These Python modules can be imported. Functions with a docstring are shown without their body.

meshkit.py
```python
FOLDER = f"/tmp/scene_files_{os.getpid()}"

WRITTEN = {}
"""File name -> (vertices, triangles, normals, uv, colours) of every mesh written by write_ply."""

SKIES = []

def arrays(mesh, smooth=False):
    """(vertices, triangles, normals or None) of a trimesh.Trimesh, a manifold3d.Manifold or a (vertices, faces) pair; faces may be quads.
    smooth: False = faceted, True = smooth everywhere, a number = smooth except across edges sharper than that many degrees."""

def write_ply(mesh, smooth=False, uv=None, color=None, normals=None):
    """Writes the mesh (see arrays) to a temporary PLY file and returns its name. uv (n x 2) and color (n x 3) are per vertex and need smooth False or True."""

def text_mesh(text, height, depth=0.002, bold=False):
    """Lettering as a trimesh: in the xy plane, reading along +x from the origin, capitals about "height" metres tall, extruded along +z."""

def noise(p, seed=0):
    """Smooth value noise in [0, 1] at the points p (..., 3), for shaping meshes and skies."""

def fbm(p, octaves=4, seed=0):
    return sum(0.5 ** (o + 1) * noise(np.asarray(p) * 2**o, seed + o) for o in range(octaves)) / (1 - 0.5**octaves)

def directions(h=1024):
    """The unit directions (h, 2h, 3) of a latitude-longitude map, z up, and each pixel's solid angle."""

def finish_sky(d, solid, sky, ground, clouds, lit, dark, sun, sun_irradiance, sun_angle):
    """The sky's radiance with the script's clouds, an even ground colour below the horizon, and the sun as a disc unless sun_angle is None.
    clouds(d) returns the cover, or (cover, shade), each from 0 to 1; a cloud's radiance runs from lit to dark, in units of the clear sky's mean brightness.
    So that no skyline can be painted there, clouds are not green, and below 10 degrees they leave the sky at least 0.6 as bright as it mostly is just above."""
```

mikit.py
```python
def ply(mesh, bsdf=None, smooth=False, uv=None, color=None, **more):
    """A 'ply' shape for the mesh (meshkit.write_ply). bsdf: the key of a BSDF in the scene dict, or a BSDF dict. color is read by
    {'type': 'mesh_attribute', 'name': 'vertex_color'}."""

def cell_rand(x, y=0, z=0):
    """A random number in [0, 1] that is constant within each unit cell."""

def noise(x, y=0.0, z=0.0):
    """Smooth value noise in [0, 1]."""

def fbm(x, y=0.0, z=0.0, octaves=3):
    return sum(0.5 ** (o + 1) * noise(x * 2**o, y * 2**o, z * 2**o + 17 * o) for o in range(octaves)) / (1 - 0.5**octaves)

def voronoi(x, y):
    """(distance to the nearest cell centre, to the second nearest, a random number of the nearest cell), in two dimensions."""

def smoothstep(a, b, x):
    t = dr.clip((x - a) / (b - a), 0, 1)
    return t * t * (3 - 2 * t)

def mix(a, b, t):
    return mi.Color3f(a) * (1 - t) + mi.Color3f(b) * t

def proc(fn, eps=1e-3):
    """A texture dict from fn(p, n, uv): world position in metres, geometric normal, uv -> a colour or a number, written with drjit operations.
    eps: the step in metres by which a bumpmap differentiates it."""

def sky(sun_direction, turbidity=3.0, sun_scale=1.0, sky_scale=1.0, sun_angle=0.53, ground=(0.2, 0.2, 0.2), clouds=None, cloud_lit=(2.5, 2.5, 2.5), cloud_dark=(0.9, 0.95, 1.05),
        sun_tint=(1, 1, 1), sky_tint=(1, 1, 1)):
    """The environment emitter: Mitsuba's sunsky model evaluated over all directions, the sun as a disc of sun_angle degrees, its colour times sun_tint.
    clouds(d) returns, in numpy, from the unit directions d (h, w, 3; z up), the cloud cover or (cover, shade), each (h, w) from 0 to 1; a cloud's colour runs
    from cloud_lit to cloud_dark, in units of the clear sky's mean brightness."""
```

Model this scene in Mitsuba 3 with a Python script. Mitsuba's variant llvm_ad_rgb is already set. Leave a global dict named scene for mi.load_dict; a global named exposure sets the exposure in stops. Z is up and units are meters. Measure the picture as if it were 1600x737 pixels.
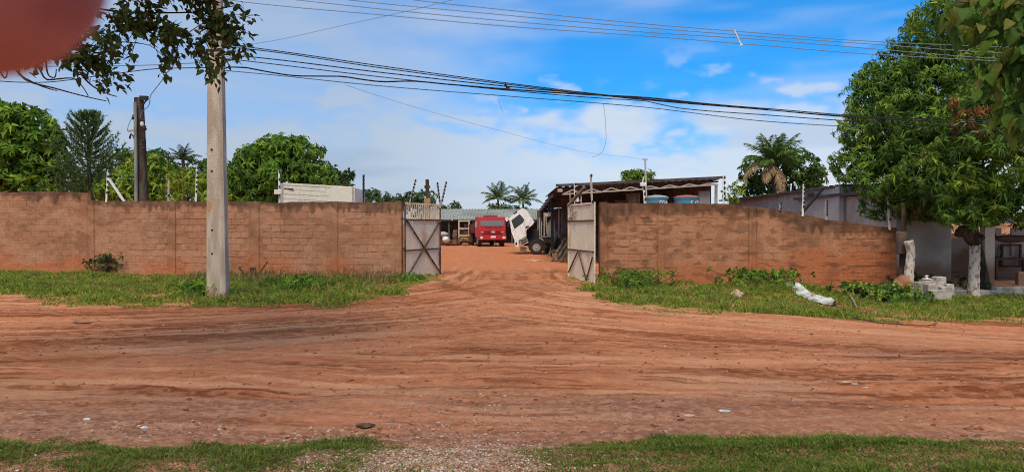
import math, random
import numpy as np, trimesh, drjit as dr, mitsuba as mi, mikit, meshkit
import manifold3d as m3
from shapely.geometry import Polygon
T = mi.ScalarTransform4f
rng = np.random.default_rng(7)
scene, labels = {}, {}
# ---------------------------------------------------------------- camera, sky, exposure
F, EYE = 1160.0, 1.6
PITCH = math.atan(16.5 / F)
scene['camera'] = {'type': 'thinlens', 'fov': 2 * math.degrees(math.atan(800 / F)), 'fov_axis': 'x', 'near_clip': 0.005, 'far_clip': 6000.0,
                   'aperture_radius': 0.0005, 'focus_distance': 14.0,
                   'to_world': T().look_at(origin=[0, 0, EYE], target=[0, math.cos(PITCH), EYE - math.sin(PITCH)], up=[0, 0, 1])}
exposure = 2.3

def clouds(d):
    az = np.degrees(np.arctan2(d[..., 0], d[..., 1])); el = np.degrees(np.arcsin(np.clip(d[..., 2], -1, 1)))
    q = np.stack([az / 13, el / 5, 0 * az], -1)
    n = meshkit.fbm(q, 5, 3); w = meshkit.fbm(q * [0.6, 1.6, 1] + 9, 5, 11); c = meshkit.fbm(q * 3.1 + 5, 5, 21)
    w2 = meshkit.fbm(q * [1.2, 3.5, 1] + 31, 4, 41)
    ss = lambda a, b, x: np.clip((x - a) / (b - a), 0, 1) ** 2 * (3 - 2 * np.clip((x - a) / (b - a), 0, 1))
    veil = 0.60 * ss(1, -13, az + 22 * (n - 0.5)) + 0.16 * ss(0.48, 0.7, w) + 0.12 * ss(0.45, 0.8, w2)     # high thin haze, thicker to the left
    low = ss(8.4, 4.6, el + 9 * (c - 0.5) + 6 * (n - 0.5) - 0.11 * az * (az > 0)) * 0.80                    # bank of cloud over the horizon
    puffs = ss(0.60, 0.72, c) * ss(14.5, 9, el) * 0.55
    cover = np.clip(1 - (1 - veil) * (1 - low) * (1 - puffs), 0, 0.96)
    shade = np.clip(0.10 + 0.5 * ss(0.46, 0.66, w) * low + 0.70 * ss(8, -14, az), 0, 1)
    return cover, shade

scene['sky'] = mikit.sky((-0.06, -0.62, 0.78), turbidity=3.0, sun_scale=0.42, sun_angle=26, clouds=clouds, cloud_lit=(2.4, 2.46, 2.5), cloud_dark=(1.26, 1.52, 1.90),
                         ground=(0.30, 0.16, 0.09), sky_tint=(0.11, 0.66, 1.10), sun_tint=(1.0, 0.975, 0.93))

# ---------------------------------------------------------------- helpers
def P(px, py, Y):
    """The point of a line of sight (photograph coordinates, 1600 x 737) at distance Y; used to read positions off the photograph."""
    a, b = (px - 800) / F, (368.5 - py) / F
    y, z = math.cos(PITCH) + math.sin(PITCH) * b, math.cos(PITCH) * b - math.sin(PITCH)
    return np.array([a * Y / y, Y, EYE + z * Y / y])

def sst(a, b, x):
    t = np.clip((x - a) / (b - a), 0, 1); return t * t * (3 - 2 * t)

def terrain(x, y):
    x, y = np.asarray(x, float), np.asarray(y, float)
    return -0.40 * sst(2.5, 11, x) * sst(7, 15, y) * sst(60, 30, y)

def GP(px, py):
    z = 0.0
    for _ in range(12):
        Y = (EYE - z) * F / max(py - 352, 1); p = P(px, py, Y); z = float(terrain(p[0], p[1]))
    return np.array([p[0], p[1], z])

def num(key):
    if key not in used: used.add(key); return key
    k = 1
    while f'{key}_{k:03d}' in used: k += 1
    used.add(f'{key}_{k:03d}'); return f'{key}_{k:03d}'
used = set()

def thing(name, label, cat, group=None):
    k = num(name); labels[k] = {'label': label, 'category': cat}
    if group: labels[k]['group'] = group
    return k

def put(key, mesh, bsdf, smooth=False, **kw):
    scene[key] = mikit.ply(mesh, 'material_' + bsdf, smooth=smooth, **kw); return key

def part(parent, name, mesh, bsdf, smooth=False, label=None, kind=None, **kw):
    k = put(num(parent + '__' + name), mesh, bsdf, smooth, **kw)
    if label or kind: labels[k] = {a: b for a, b in (('label', label), ('kind', kind)) if b}
    return k

def copy(parent, name, shape, to):
    k = num(parent + '__' + name); scene[k] = {**shape, 'to_world': to}; return k

def one(name, label, cat, mesh, bsdf, smooth=False, group=None, **kw):
    k = thing(name, label, cat, group); put(k, mesh, bsdf, smooth, **kw); return k

def cat(ms): return trimesh.util.concatenate([m for m in ms if m is not None])

def box(c, s, yaw=0.0, ch=0.0):
    if ch:
        c2 = m3.CrossSection.square((s[0] - 2 * ch, s[1] - 2 * ch), True)
        lo = m3.Manifold.hull_points(np.array([(sx * (s[0] / 2 - ch * a), sy * (s[1] / 2 - ch * b), sz * (s[2] / 2 - ch * d))
             for sx in (-1, 1) for sy in (-1, 1) for sz in (-1, 1) for a, b, d in ((0, 1, 1), (1, 0, 1), (1, 1, 0))]))
        mm = lo.to_mesh(); m = trimesh.Trimesh(mm.vert_properties[:, :3], mm.tri_verts, process=False)
    else:
        m = trimesh.creation.box(s)
    if yaw: m.apply_transform(trimesh.transformations.rotation_matrix(yaw, [0, 0, 1]))
    m.apply_translation(c); return m

def beam(a, b, w, h=None, up=(0, 0, 1)):
    a, b = np.asarray(a, float), np.asarray(b, float); h = h or w
    d = b - a; L = np.linalg.norm(d); d /= L
    u = np.array(up, float)
    if abs(d @ u) > 0.97: u = np.array([0, 1.0, 0])
    s = np.cross(d, u); s /= np.linalg.norm(s); u = np.cross(s, d)
    m = trimesh.creation.box((L, w, h)); M = np.eye(4); M[:3, 0], M[:3, 1], M[:3, 2], M[:3, 3] = d, s, u, (a + b) / 2
    m.apply_transform(M); return m

def tube(pts, r, n=8, cap=True):
    p = np.asarray(pts, float); r = np.broadcast_to(np.asarray(r, float), len(p))
    t = np.gradient(p, axis=0); t /= np.maximum(np.linalg.norm(t, axis=1, keepdims=True), 1e-9)
    ref = np.array([0.0, 0, 1]) if abs(t[:, 2]).mean() < 0.8 else np.array([1.0, 0, 0])
    s = np.cross(t, ref); s /= np.maximum(np.linalg.norm(s, axis=1, keepdims=True), 1e-9); u = np.cross(s, t)
    a = np.arange(n) * 2 * np.pi / n
    v = (p[:, None] + r[:, None, None] * (np.cos(a)[None, :, None] * s[:, None] + np.sin(a)[None, :, None] * u[:, None])).reshape(-1, 3)
    f = []
    for i in range(len(p) - 1):
        for j in range(n):
            k = (j + 1) % n; A, B, C, D = i * n + j, i * n + k, (i + 1) * n + k, (i + 1) * n + j
            f += [[A, C, B], [A, D, C]]
    if cap:
        c0, c1 = len(v), len(v) + 1; v = np.vstack([v, p[:1], p[-1:]]); o = (len(p) - 1) * n
        for j in range(n):
            k = (j + 1) % n; f += [[c0, j, k], [c1, o + k, o + j]]
    return trimesh.Trimesh(v, f, process=False)

def smooth_path(pts, n):
    p = np.asarray(pts, float); s = np.r_[0, np.cumsum(np.linalg.norm(np.diff(p, axis=0), axis=1))]
    from scipy.interpolate import PchipInterpolator
    t = np.linspace(0, s[-1], n); return np.stack([PchipInterpolator(s, p[:, k])(t) for k in range(p.shape[1])], 1)

def cyl(a, b, r, n=14): return tube([a, b], r, n)

def lathe(profile, c, n=24):
    m = trimesh.creation.revolve(np.asarray(profile, float), sections=n); m.apply_translation(c); return m

def slab(poly, y0, y1):
    """Polygon in (x, z) extruded along y from y0 to y1."""
    m = trimesh.creation.extrude_polygon(Polygon(poly), y1 - y0, engine='earcut')
    v = m.vertices.copy(); m.vertices = np.stack([v[:, 0], y1 - v[:, 2], v[:, 1]], 1); return m

def wheel(parent, c, r, w, axis, name='wheel', m='rubber'):
    R = trimesh.geometry.align_vectors([0, 0, 1], axis)
    def turn(m): m.apply_transform(R); m.apply_translation(c); return m
    k = part(parent, name, turn(trimesh.creation.revolve([(r * .55, -w * .45), (r * .92, -w * .5), (r, -w * .35), (r, w * .35), (r * .92, w * .5), (r * .55, w * .45), (r * .55, -w * .45)], sections=28)), m, 40)
    part(k, 'rim', turn(trimesh.creation.revolve([(0, -w * .30), (r * .2, -w * .42), (r * .25, -w * .25), (r * .5, -w * .2), (r * .57, -w * .47), (r * .57, w * .47), (r * .5, w * .2), (r * .25, w * .25), (r * .2, w * .42), (0, w * .30)], sections=20)), 'rim_steel', 40)
    return k

# ---------------------------------------------------------------- materials
def mat(name, color, rough=0.75, metallic=0.0, spec=0.3, **kw):
    c = color if isinstance(color, dict) else {'type': 'rgb', 'value': list(color)}
    scene['material_' + name] = {'type': 'twosided', 'bsdf': {'type': 'principled', 'base_color': c, 'roughness': rough, 'metallic': metallic, 'specular': spec, **kw}}

nz, fb, S, mix = mikit.noise, mikit.fbm, mikit.smoothstep, mikit.mix

# ground: loose sandy soil over darker damp red soil, drawn into tracks by wheels
def track_coords(x, y, m):
    a, b = m.minimum(x - 8.5, 0.0), m.maximum(x + 9.0, 0.0); c = m.minimum(y - 22.0, 0.0)
    return m.sqrt(a * a + c * c + 1e-6), m.sqrt(b * b + c * c + 1e-6)
TR, TL = ((6.35, .16), (6.8, .13), (7.35, .20), (8.3, .15), (8.75, .13), (10.2, .22), (12.2, .2), (12.7, .16)), ((7.6, .16), (8.2, .2), (9.4, .14), (10.6, .2), (11.1, .14), (12.6, .22), (13.4, .16))
def wheel_tracks(x, y, m, wob):
    dR, dL = track_coords(x, y, m); k = 0.0
    for r_, w_ in TR: k = k + m.exp(-((dR + wob - r_) / w_) ** 2)
    for r_, w_ in TL: k = k + m.exp(-((dL + wob - r_) / w_) ** 2)
    return k

class TrackMath:
    sqrt, exp = staticmethod(dr.sqrt), staticmethod(dr.exp); minimum = staticmethod(lambda a, b: dr.minimum(a, b)); maximum = staticmethod(lambda a, b: dr.maximum(a, b))

def dirt_fn(p, n, uv):
    x, y = p.x, p.y
    wob = 0.9 * nz(x * 0.22, y * 0.2) + 0.35 * nz(x * 0.7 + 9, y * 0.8)
    dR, dL = track_coords(x, y, TrackMath)
    up = S(7.5, 11.5, y)
    wl = up * S(0.5, -2.0, x); wr = up * S(-1.0, 1.5, x)
    a = y + wob * 0.8 + 0.05 * x
    road = fb(a * 4.0, x * 0.30, 3.0, 4); arcr = fb(dR * 2.3 + wob, y * 0.35, 7.0, 4); arcl = fb(dL * 2.3 + wob, y * 0.35, 11.0, 4)
    st = road * (1 - wl) * (1 - wr) + arcr * wr * (1 - wl) + arcl * wl
    patch = fb(x * 0.33 + 4, y * 0.75, 1.0, 3)
    fine = fb(x * 9, y * 16, 2.0, 3)
    yard = S(24, 30, y)
    wet = S(0.485, 0.61, st * 0.52 + patch * 0.26 + fb(a * 11, x * 0.9, 43.0, 3) * 0.22) * (1 - 0.6 * yard)
    c = mix((0.49, 0.208, 0.104), (0.385, 0.150, 0.071), S(0.3, 0.7, patch * 0.45 + fine * 0.55))
    c = mix(c, (0.200, 0.066, 0.029), wet * (0.40 + 0.60 * S(0.35, 0.6, fine)) * (1 - 0.25 * dr.maximum(wl, wr)))
    tw = wheel_tracks(x, y, TrackMath, 0.5 * (nz(x * 0.35, y * 0.35, 5.0) - 0.5)) * S(0.42, 0.62, fb(x * 0.7, y * 0.7, 51.0, 3) * 0.6 + fine * 0.4) * (1 - yard)
    c = mix(c, (0.235, 0.080, 0.034), dr.minimum(tw, 1.0) * 0.78)
    thin = S(0.60, 0.66, fb(a * 13, x * 1.1, 61.0, 4)) * S(0.45, 0.6, fb(x * 0.5, y * 0.9, 71.0, 3)) * (1 - wr) * (1 - wl) + S(0.58, 0.65, fb(dL * 13, y * 1.0, 64.0, 4)) * wl * S(0.46, 0.64, fb(x * 0.6, y * 0.6, 73.0, 3)) + S(0.58, 0.65, fb(dR * 13, y * 1.0, 62.0, 4)) * wr * S(0.42, 0.6, fb(x * 0.6, y * 0.6, 72.0, 3))
    c = mix(c, (0.200, 0.066, 0.028), thin * 0.75 * (1 - yard))
    c = mix(c, (0.58, 0.31, 0.175), (S(0.52, 0.70, fb(a * 6, x * 0.45, 21.0, 3)) * (1 - wl) * (1 - wr) + S(0.5, 0.7, fb(dR * 5, y * 0.4, 22.0, 3)) * wr * (1 - wl) + S(0.5, 0.7, fb(dL * 5, y * 0.4, 23.0, 3)) * wl) * 0.6)
    grit = S(7.6, 5.6, y + 2.0 * (nz(x * 0.8, y * 1.5) - 0.5))          # grey-brown gritty soil by the near verge
    c = mix(c, mix((0.225, 0.115, 0.074), (0.38, 0.215, 0.138), S(0.4, 0.65, fb(x * 22, y * 30, 5.0, 3))), grit * 0.75)
    c = mix(c, (0.52, 0.20, 0.095), yard * 0.8)
    return c * (0.97 + 0.22 * nz(x * 45, y * 60))
scene['material_dirt'] = {'type': 'twosided', 'bsdf': {'type': 'bumpmap', 'scale': 0.030, 'arbitrary': mikit.proc(lambda p, n, uv: fb(p.x * 12, p.y * 22, 0.0, 4), eps=0.004),
                 'nested': {'type': 'diffuse', 'reflectance': mikit.proc(dirt_fn)}}}

def wall_top(x):
    left = 2.30 + 0.10 * S(-3, -14, x); far = 2.74
    right = 2.20 - 0.60 * S(5.8, 11.6, x) * 1.0
    return dr.select(x < -14.0, far, dr.select(x < 0, left, right))

def masonry(base_a, base_b):
    def fn(p, n, uv):
        x, z = p.x, p.z
        t = wall_top(x) - z
        tone = mikit.cell_rand(dr.floor(x / 0.305), dr.floor(z / 0.2), 3)
        c = mix(base_a, base_b, 0.65 * fb(x * 0.9, z * 1.6, 4.0, 3) + 0.35 * tone)
        c = mix(c, (0.45, 0.245, 0.150), S(0.52, 0.66, fb(x * 1.2 + 7, z * 2.0, 8.0, 4)) * 0.6)                 # dried mud slurry
        c = mix(c, c * mi.Color3f(1.03, 0.98, 0.92), S(-1, 3, x))
        red = S(0.85, 0.45, z + 0.9 * (fb(x * 1.3, z * 2, 1.0, 4) - 0.4)) * S(0.2, 0.5, nz(x * 0.8, 5.0)) * 0.8
        red = dr.maximum(red, S(8.0, 8.7, x + 0.8 * nz(z * 3, x)) * S(1.15, 0.85, z + 0.4 * nz(x * 2, 3.0)))
        c = mix(c, (0.42, 0.145, 0.062), red * 0.8)                                                                # red soil splashed on the foot
        drip = 0.06 + 0.09 * S(-6, 4, x) + 0.50 * nz(x * 1.7, 2.0) * nz(x * 6.0, 1.0) * nz(x * 0.5, 7.0) + 0.06 + 0.20 * S(0.55, 0.8, nz(x * 1.1, 9.0)) * nz(x * 7.0, 4.0) + 0.35 * S(0.74, 0.85, nz(x * 0.6 + 3, 1.0)) * nz(x * 11.0, 3.0)
        mould = S(drip + 0.12, drip - 0.05, t + 0.34 * (fb(x * 9, z * 3, 6.0, 4) - 0.5))
        c = mix(c, (0.050, 0.036, 0.027), mould * (0.40 + 0.45 * nz(x * 9, z * 6)))
        streak = S(0.56, 0.70, fb(x * 3.2, z * 10, 12.0, 4))
        c = mix(c, (0.105, 0.052, 0.030), streak * (0.24 + 0.22 * S(-3, 3, x)))
        blot = S(0.56, 0.70, fb(x * 1.6 + 3, z * 2.6, 31.0, 5)) * S(0.3, 0.9, z + nz(x, 3.0))
        c = mix(c, (0.085, 0.048, 0.032), blot * (0.16 + 0.20 * S(-3, 3, x)))
        return c * (0.86 + 0.28 * nz(x * 25, z * 38, p.y * 25))
    return fn
mat('brick_clay', mikit.proc(masonry((0.33, 0.158, 0.088), (0.46, 0.243, 0.146))), 0.92, spec=0.15)
mat('mortar', mikit.proc(masonry((0.275, 0.130, 0.072), (0.38, 0.195, 0.115))), 0.95, spec=0.1)

def speck(a, b, sx, sy, sz, lo=0.4, hi=0.62, grain=0.0):
    def fn(p, n, uv):
        c = mix(a, b, S(lo, hi, fb(p.x * sx, p.y * sy, p.z * sz, 4)))
        return c * (1 - grain + 2 * grain * nz(p.x * 30, p.y * 30, p.z * 30))
    return mikit.proc(fn)
def pole_fn(p, n, uv):
    c = mix((0.50, 0.44, 0.355), (0.37, 0.315, 0.245), S(0.35, 0.68, fb(p.x * 7, p.y * 7, p.z * 1.3, 4)))
    c = mix(c, (0.42, 0.24, 0.12), S(0.53, 0.60, fb(p.x * 5 + 3, p.y * 5, p.z * 3, 3)) * S(0.35, 0.1, dr.abs(p.z - 2.0)) * 0.8)    # ochre paint blot
    c = mix(c, (0.36, 0.17, 0.09), S(0.62, 0.30, p.z + 0.5 * nz(p.x * 9, p.y * 9, p.z * 4)) * 0.75)                                  # red soil splashed on the foot
    return c * (0.97 + 0.06 * nz(p.x * 40, p.y * 40, p.z * 14))
mat('concrete', mikit.proc(pole_fn), 0.9, spec=0.15)
mat('sheet_tan', speck((0.74, 0.65, 0.49), (0.52, 0.37, 0.24), 2.2, 2.2, 0.9, 0.56, 0.82, 0.06), 0.7)
mat('rust', speck((0.075, 0.040, 0.026), (0.16, 0.085, 0.05), 9, 9, 9, 0.4, 0.6), 0.85, spec=0.2)
mat('bark', speck((0.105, 0.078, 0.055), (0.045, 0.033, 0.024), 14, 14, 3, 0.35, 0.65, 0.2), 0.9, spec=0.1)
mat('whitewash', speck((0.62, 0.575, 0.49), (0.30, 0.225, 0.165), 16, 16, 9, 0.47, 0.66, 0.16), 0.9, spec=0.1)
def plaster_fn(p, n, uv):
    c = mix((0.56, 0.52, 0.455), (0.40, 0.355, 0.295), S(0.4, 0.7, fb(p.x * 1.1, p.y * 1.1, p.z * 0.9, 4)))
    c = mix(c, (0.30, 0.14, 0.075), S(0.85, 0.25, p.z + 0.9 * (fb(p.x * 2.2, p.y, p.z * 1.6, 4) - 0.4)) * 0.85)      # red soil splashed on the foot
    return c * (0.92 + 0.16 * nz(p.x * 25, p.y * 25, p.z * 25))
mat('plaster', mikit.proc(plaster_fn), 0.9, spec=0.15)
mat('zinc', speck((0.46, 0.455, 0.43), (0.37, 0.36, 0.33), 0.8, 0.8, 0.5, 0.35, 0.7, 0.03), 0.65)
mat('zinc_green', speck((0.27, 0.285, 0.235), (0.19, 0.19, 0.145), 0.35, 0.35, 1.2, 0.35, 0.7, 0.03), 0.6)
mat('grey_block', speck((0.46, 0.43, 0.385), (0.30, 0.265, 0.225), 5, 5, 5, 0.4, 0.65, 0.1), 0.92, spec=0.1)
mat('shade_toned_wall', speck((0.17, 0.14, 0.12), (0.10, 0.085, 0.075), 2, 2, 2, 0.4, 0.65, 0.08), 0.9)  # dark base colour stands in for the shade inside the workshop
mat('old_wood', speck((0.27, 0.20, 0.145), (0.13, 0.09, 0.06), 16, 4, 4, 0.35, 0.65, 0.1), 0.9, spec=0.1)
mat('truck_white', speck((0.80, 0.83, 0.84), (0.74, 0.75, 0.74), 0.8, 0.8, 0.8, 0.5, 0.9), 0.6, spec=0.3)
mat('cream_panel', speck((0.66, 0.645, 0.55), (0.50, 0.47, 0.37), 1.2, 1.2, 0.6, 0.45, 0.75), 0.6)
mat('dark_pole', speck((0.060, 0.043, 0.032), (0.12, 0.095, 0.07), 11, 11, 1.4, 0.4, 0.65, 0.15), 0.9, spec=0.1)
mat('clay_tile', speck((0.46, 0.24, 0.14), (0.30, 0.14, 0.08), 2.5, 2.5, 2.5), 0.9, spec=0.1)
mat('truck_red', (0.46, 0.026, 0.030), 0.5, spec=0.4)
mat('dark_red', (0.12, 0.012, 0.014), 0.5)
mat('rubber', (0.035, 0.032, 0.030), 0.85)
mat('rim_steel', (0.42, 0.40, 0.37), 0.55, metallic=0.4)
mat('black_steel', (0.028, 0.026, 0.025), 0.6)
mat('cable', (0.018, 0.02, 0.024), 0.7)
mat('cable_grey', (0.20, 0.23, 0.27), 0.6)
mat('wire_pale', (0.42, 0.45, 0.48), 0.6)
mat('wire_alu', (0.34, 0.33, 0.27), 0.5, metallic=0.3)
mat('roof_dark', speck((0.085, 0.085, 0.088), (0.06, 0.055, 0.052), 1.4, 1.4, 1.4, 0.4, 0.65, 0.08), 0.8)
mat('dark_wall', speck((0.20, 0.145, 0.11), (0.12, 0.085, 0.065), 2, 2, 2, 0.4, 0.65, 0.08), 0.9)
mat('steel_pale', (0.42, 0.37, 0.33), 0.6, metallic=0.2)
mat('white_paint', (0.72, 0.71, 0.68), 0.6)
mat('yellow_worn', speck((0.36, 0.25, 0.09), (0.10, 0.065, 0.035), 6, 6, 3), 0.8)
mat('dusty_tyre', speck((0.20, 0.105, 0.065), (0.10, 0.06, 0.04), 7, 7, 7), 0.95, spec=0.1)
mat('machine_cream', (0.52, 0.47, 0.34), 0.65)
mat('tank_blue', (0.08, 0.25, 0.37), 0.5)
mat('tank_lid_grey', (0.33, 0.36, 0.38), 0.6)
mat('tank_lid_red', (0.30, 0.15, 0.12), 0.6)
mat('lamp_white', (0.75, 0.74, 0.70), 0.2)
mat('glass_dark', (0.035, 0.042, 0.045), 0.08, spec=0.6)
mat('glass_sky', (0.13, 0.14, 0.135), 0.18, spec=0.8, clearcoat=1.0, clearcoat_gloss=0.9)  # raised grey base colour stands in for sky reflected in the windscreen
mat('foam_white', speck((0.60, 0.65, 0.59), (0.33, 0.29, 0.22), 7, 7, 7, 0.46, 0.66, 0.08), 0.7)
mat('rock', speck((0.42, 0.27, 0.19), (0.56, 0.42, 0.31), 8, 8, 8, 0.4, 0.6, 0.1), 0.95, spec=0.1)
mat('skin', speck((0.50, 0.165, 0.135), (0.40, 0.105, 0.09), 120, 120, 120), 0.55, spec=0.4)
mat('nail', (0.5, 0.22, 0.19), 0.3)
mat('pebble', {'type': 'mesh_attribute', 'name': 'vertex_color'}, 0.9, spec=0.15)
scene['material_leaf'] = {'type': 'principledthin', 'base_color': {'type': 'mesh_attribute', 'name': 'vertex_color'}, 'roughness': 0.42, 'diff_trans': 0.55, 'spec_trans': 0.0, 'eta': 1.38}
def leafmat(name, c, dt=0.5): scene['material_' + name] = {'type': 'principledthin', 'base_color': {'type': 'rgb', 'value': list(c)}, 'roughness': 0.45, 'diff_trans': dt, 'spec_trans': 0.0, 'eta': 1.35}
leafmat('dusky_leaf', (0.078, 0.120, 0.032), 0.5); leafmat('dusky_leaf_b', (0.115, 0.115, 0.042), 0.5)
leafmat('broad_leaf', (0.11, 0.20, 0.035), 0.8); leafmat('broad_leaf_b', (0.18, 0.25, 0.04), 0.9); leafmat('broad_leaf_c', (0.085, 0.17, 0.04), 0.6)
leafmat('broad_leaf_old', (0.22, 0.24, 0.06), 0.8)

# ---------------------------------------------------------------- ground
def npnoise(x, y, s): return meshkit.noise(np.stack([x, y, 0 * x + s], -1), s)
def npfbm(x, y, s, o=3): return meshkit.fbm(np.stack([x, y, 0 * x], -1), o, s)
def relief(x, y):
    """Ruts and lumps of the track (about +-3 cm), smoother towards the far yard."""
    dR, dL = track_coords(x, y, np); up = sst(7.5, 11.5, y); wl = up * sst(0.5, -2, x); wr = up * sst(-1, 1.5, x)
    wob = 0.8 * npnoise(x * 0.25, y * 0.2, 3)
    road = npfbm((y + wob) * 2.6, x * 0.22, 5); ar = npfbm(dR * 2.2 + wob, y * 0.3, 6); al = npfbm(dL * 2.2 + wob, y * 0.3, 8)
    st = road * (1 - wl) * (1 - wr) + ar * wr * (1 - wl) + al * wl
    tread = np.maximum(0, npfbm((y + wob) * 7, x * 0.5, 15) - 0.52)
    h = -0.022 * np.minimum(wheel_tracks(x, y, np, 0.5 * (npnoise(x * 0.35, y * 0.35, 5) - 0.5)), 1) * sst(26, 20, y) + 0.10 * (st - 0.5) + 0.035 * (npfbm(x * 1.6, y * 2.2, 9) - 0.5) + 0.030 * (npfbm(x * 6, y * 9, 10, 4) - 0.5) - 0.09 * tread * (1 - wl) * (1 - wr)
    fade = sst(70, 24, y) * sst(-60, -20, x) * sst(60, 20, x)
    verge = 0.03 * verge_w(x, y)
    mound = 0.26 * np.exp(-((x - 6.9) / 1.5) ** 2 - ((y - 19.2) / 1.1) ** 2) + 0.03 * np.exp(-((x + 6.3) / 0.6) ** 2 - ((y - 16.2) / 0.6) ** 2)
    return h * fade + verge + mound + 0.03 * sst(6.2, 4.9, y) * sst(-9, -6, x) * sst(9, 6, x)

import shapely
class MPath:
    def __init__(self, pts): self.g = Polygon([tuple(map(float, q)) for q in pts]).buffer(0); shapely.prepare(self.g)
    def contains_points(self, p): return shapely.contains_xy(self.g, p[:, 0], p[:, 1])
LV = [GP(q[0], q[1] + 6) for q in ((-260, 448), (0, 457), (100, 474), (210, 477), (330, 479), (480, 479), (560, 468), (620, 456), (686, 436))]
LVP = MPath([tuple(q[:2]) for q in LV] + [(-2.6, 24.2), (-3.2, 22.0), (-26, 25.5)])
RV = [GP(q[0], q[1] + 5) for q in ((880, 438), (925, 452), (985, 470), (1080, 488), (1200, 497), (1330, 500), (1450, 502), (1600, 499), (1900, 492))]
RVP = MPath([tuple(q[:2]) for q in RV] + [(19, 21.5), (2.5, 20.8), (1.9, 23.4)])
def verge_w(x, y):
    p = np.stack([np.ravel(x), np.ravel(y)], 1)
    w = (LVP.contains_points(p) | RVP.contains_points(p)).astype(float).reshape(np.shape(x))
    from scipy.ndimage import gaussian_filter
    return gaussian_filter(w, 2.0) if w.ndim == 2 else w

def axis(fine, lo, hi, far, k=1.35):
    g = list(fine); step = g[1] - g[0]; a = [g[0]]; s = step
    while a[-1] > lo: s *= k; a.append(a[-1] - s)
    s = g[-1] - g[-2]; b = [g[-1]]
    while b[-1] < hi: s *= k; b.append(b[-1] + s)
    return np.array(a[::-1][:-1] + g + b[1:])
gx = axis(np.arange(-13, 13.01, 0.05), -2500, 2500, 0)
gy = axis(np.r_[np.arange(3.0, 9, 0.032), np.arange(9, 16, 0.06), np.arange(16, 26, 0.12), np.arange(26, 62, 0.6)], -500, 3500, 0)
GX, GY = np.meshgrid(gx, gy)
GZ = terrain(GX, GY) + relief(GX, GY)
from scipy.interpolate import RegularGridInterpolator
_gi = RegularGridInterpolator((gy, gx), GZ, bounds_error=False, fill_value=0.0)
def H(x, y): return _gi(np.stack([np.asarray(y, float), np.asarray(x, float)], -1))
def Hs(x, y): return float(H(x, y).ravel()[0])
ny, nx = GX.shape
idx = np.arange(ny * nx).reshape(ny, nx)
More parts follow.
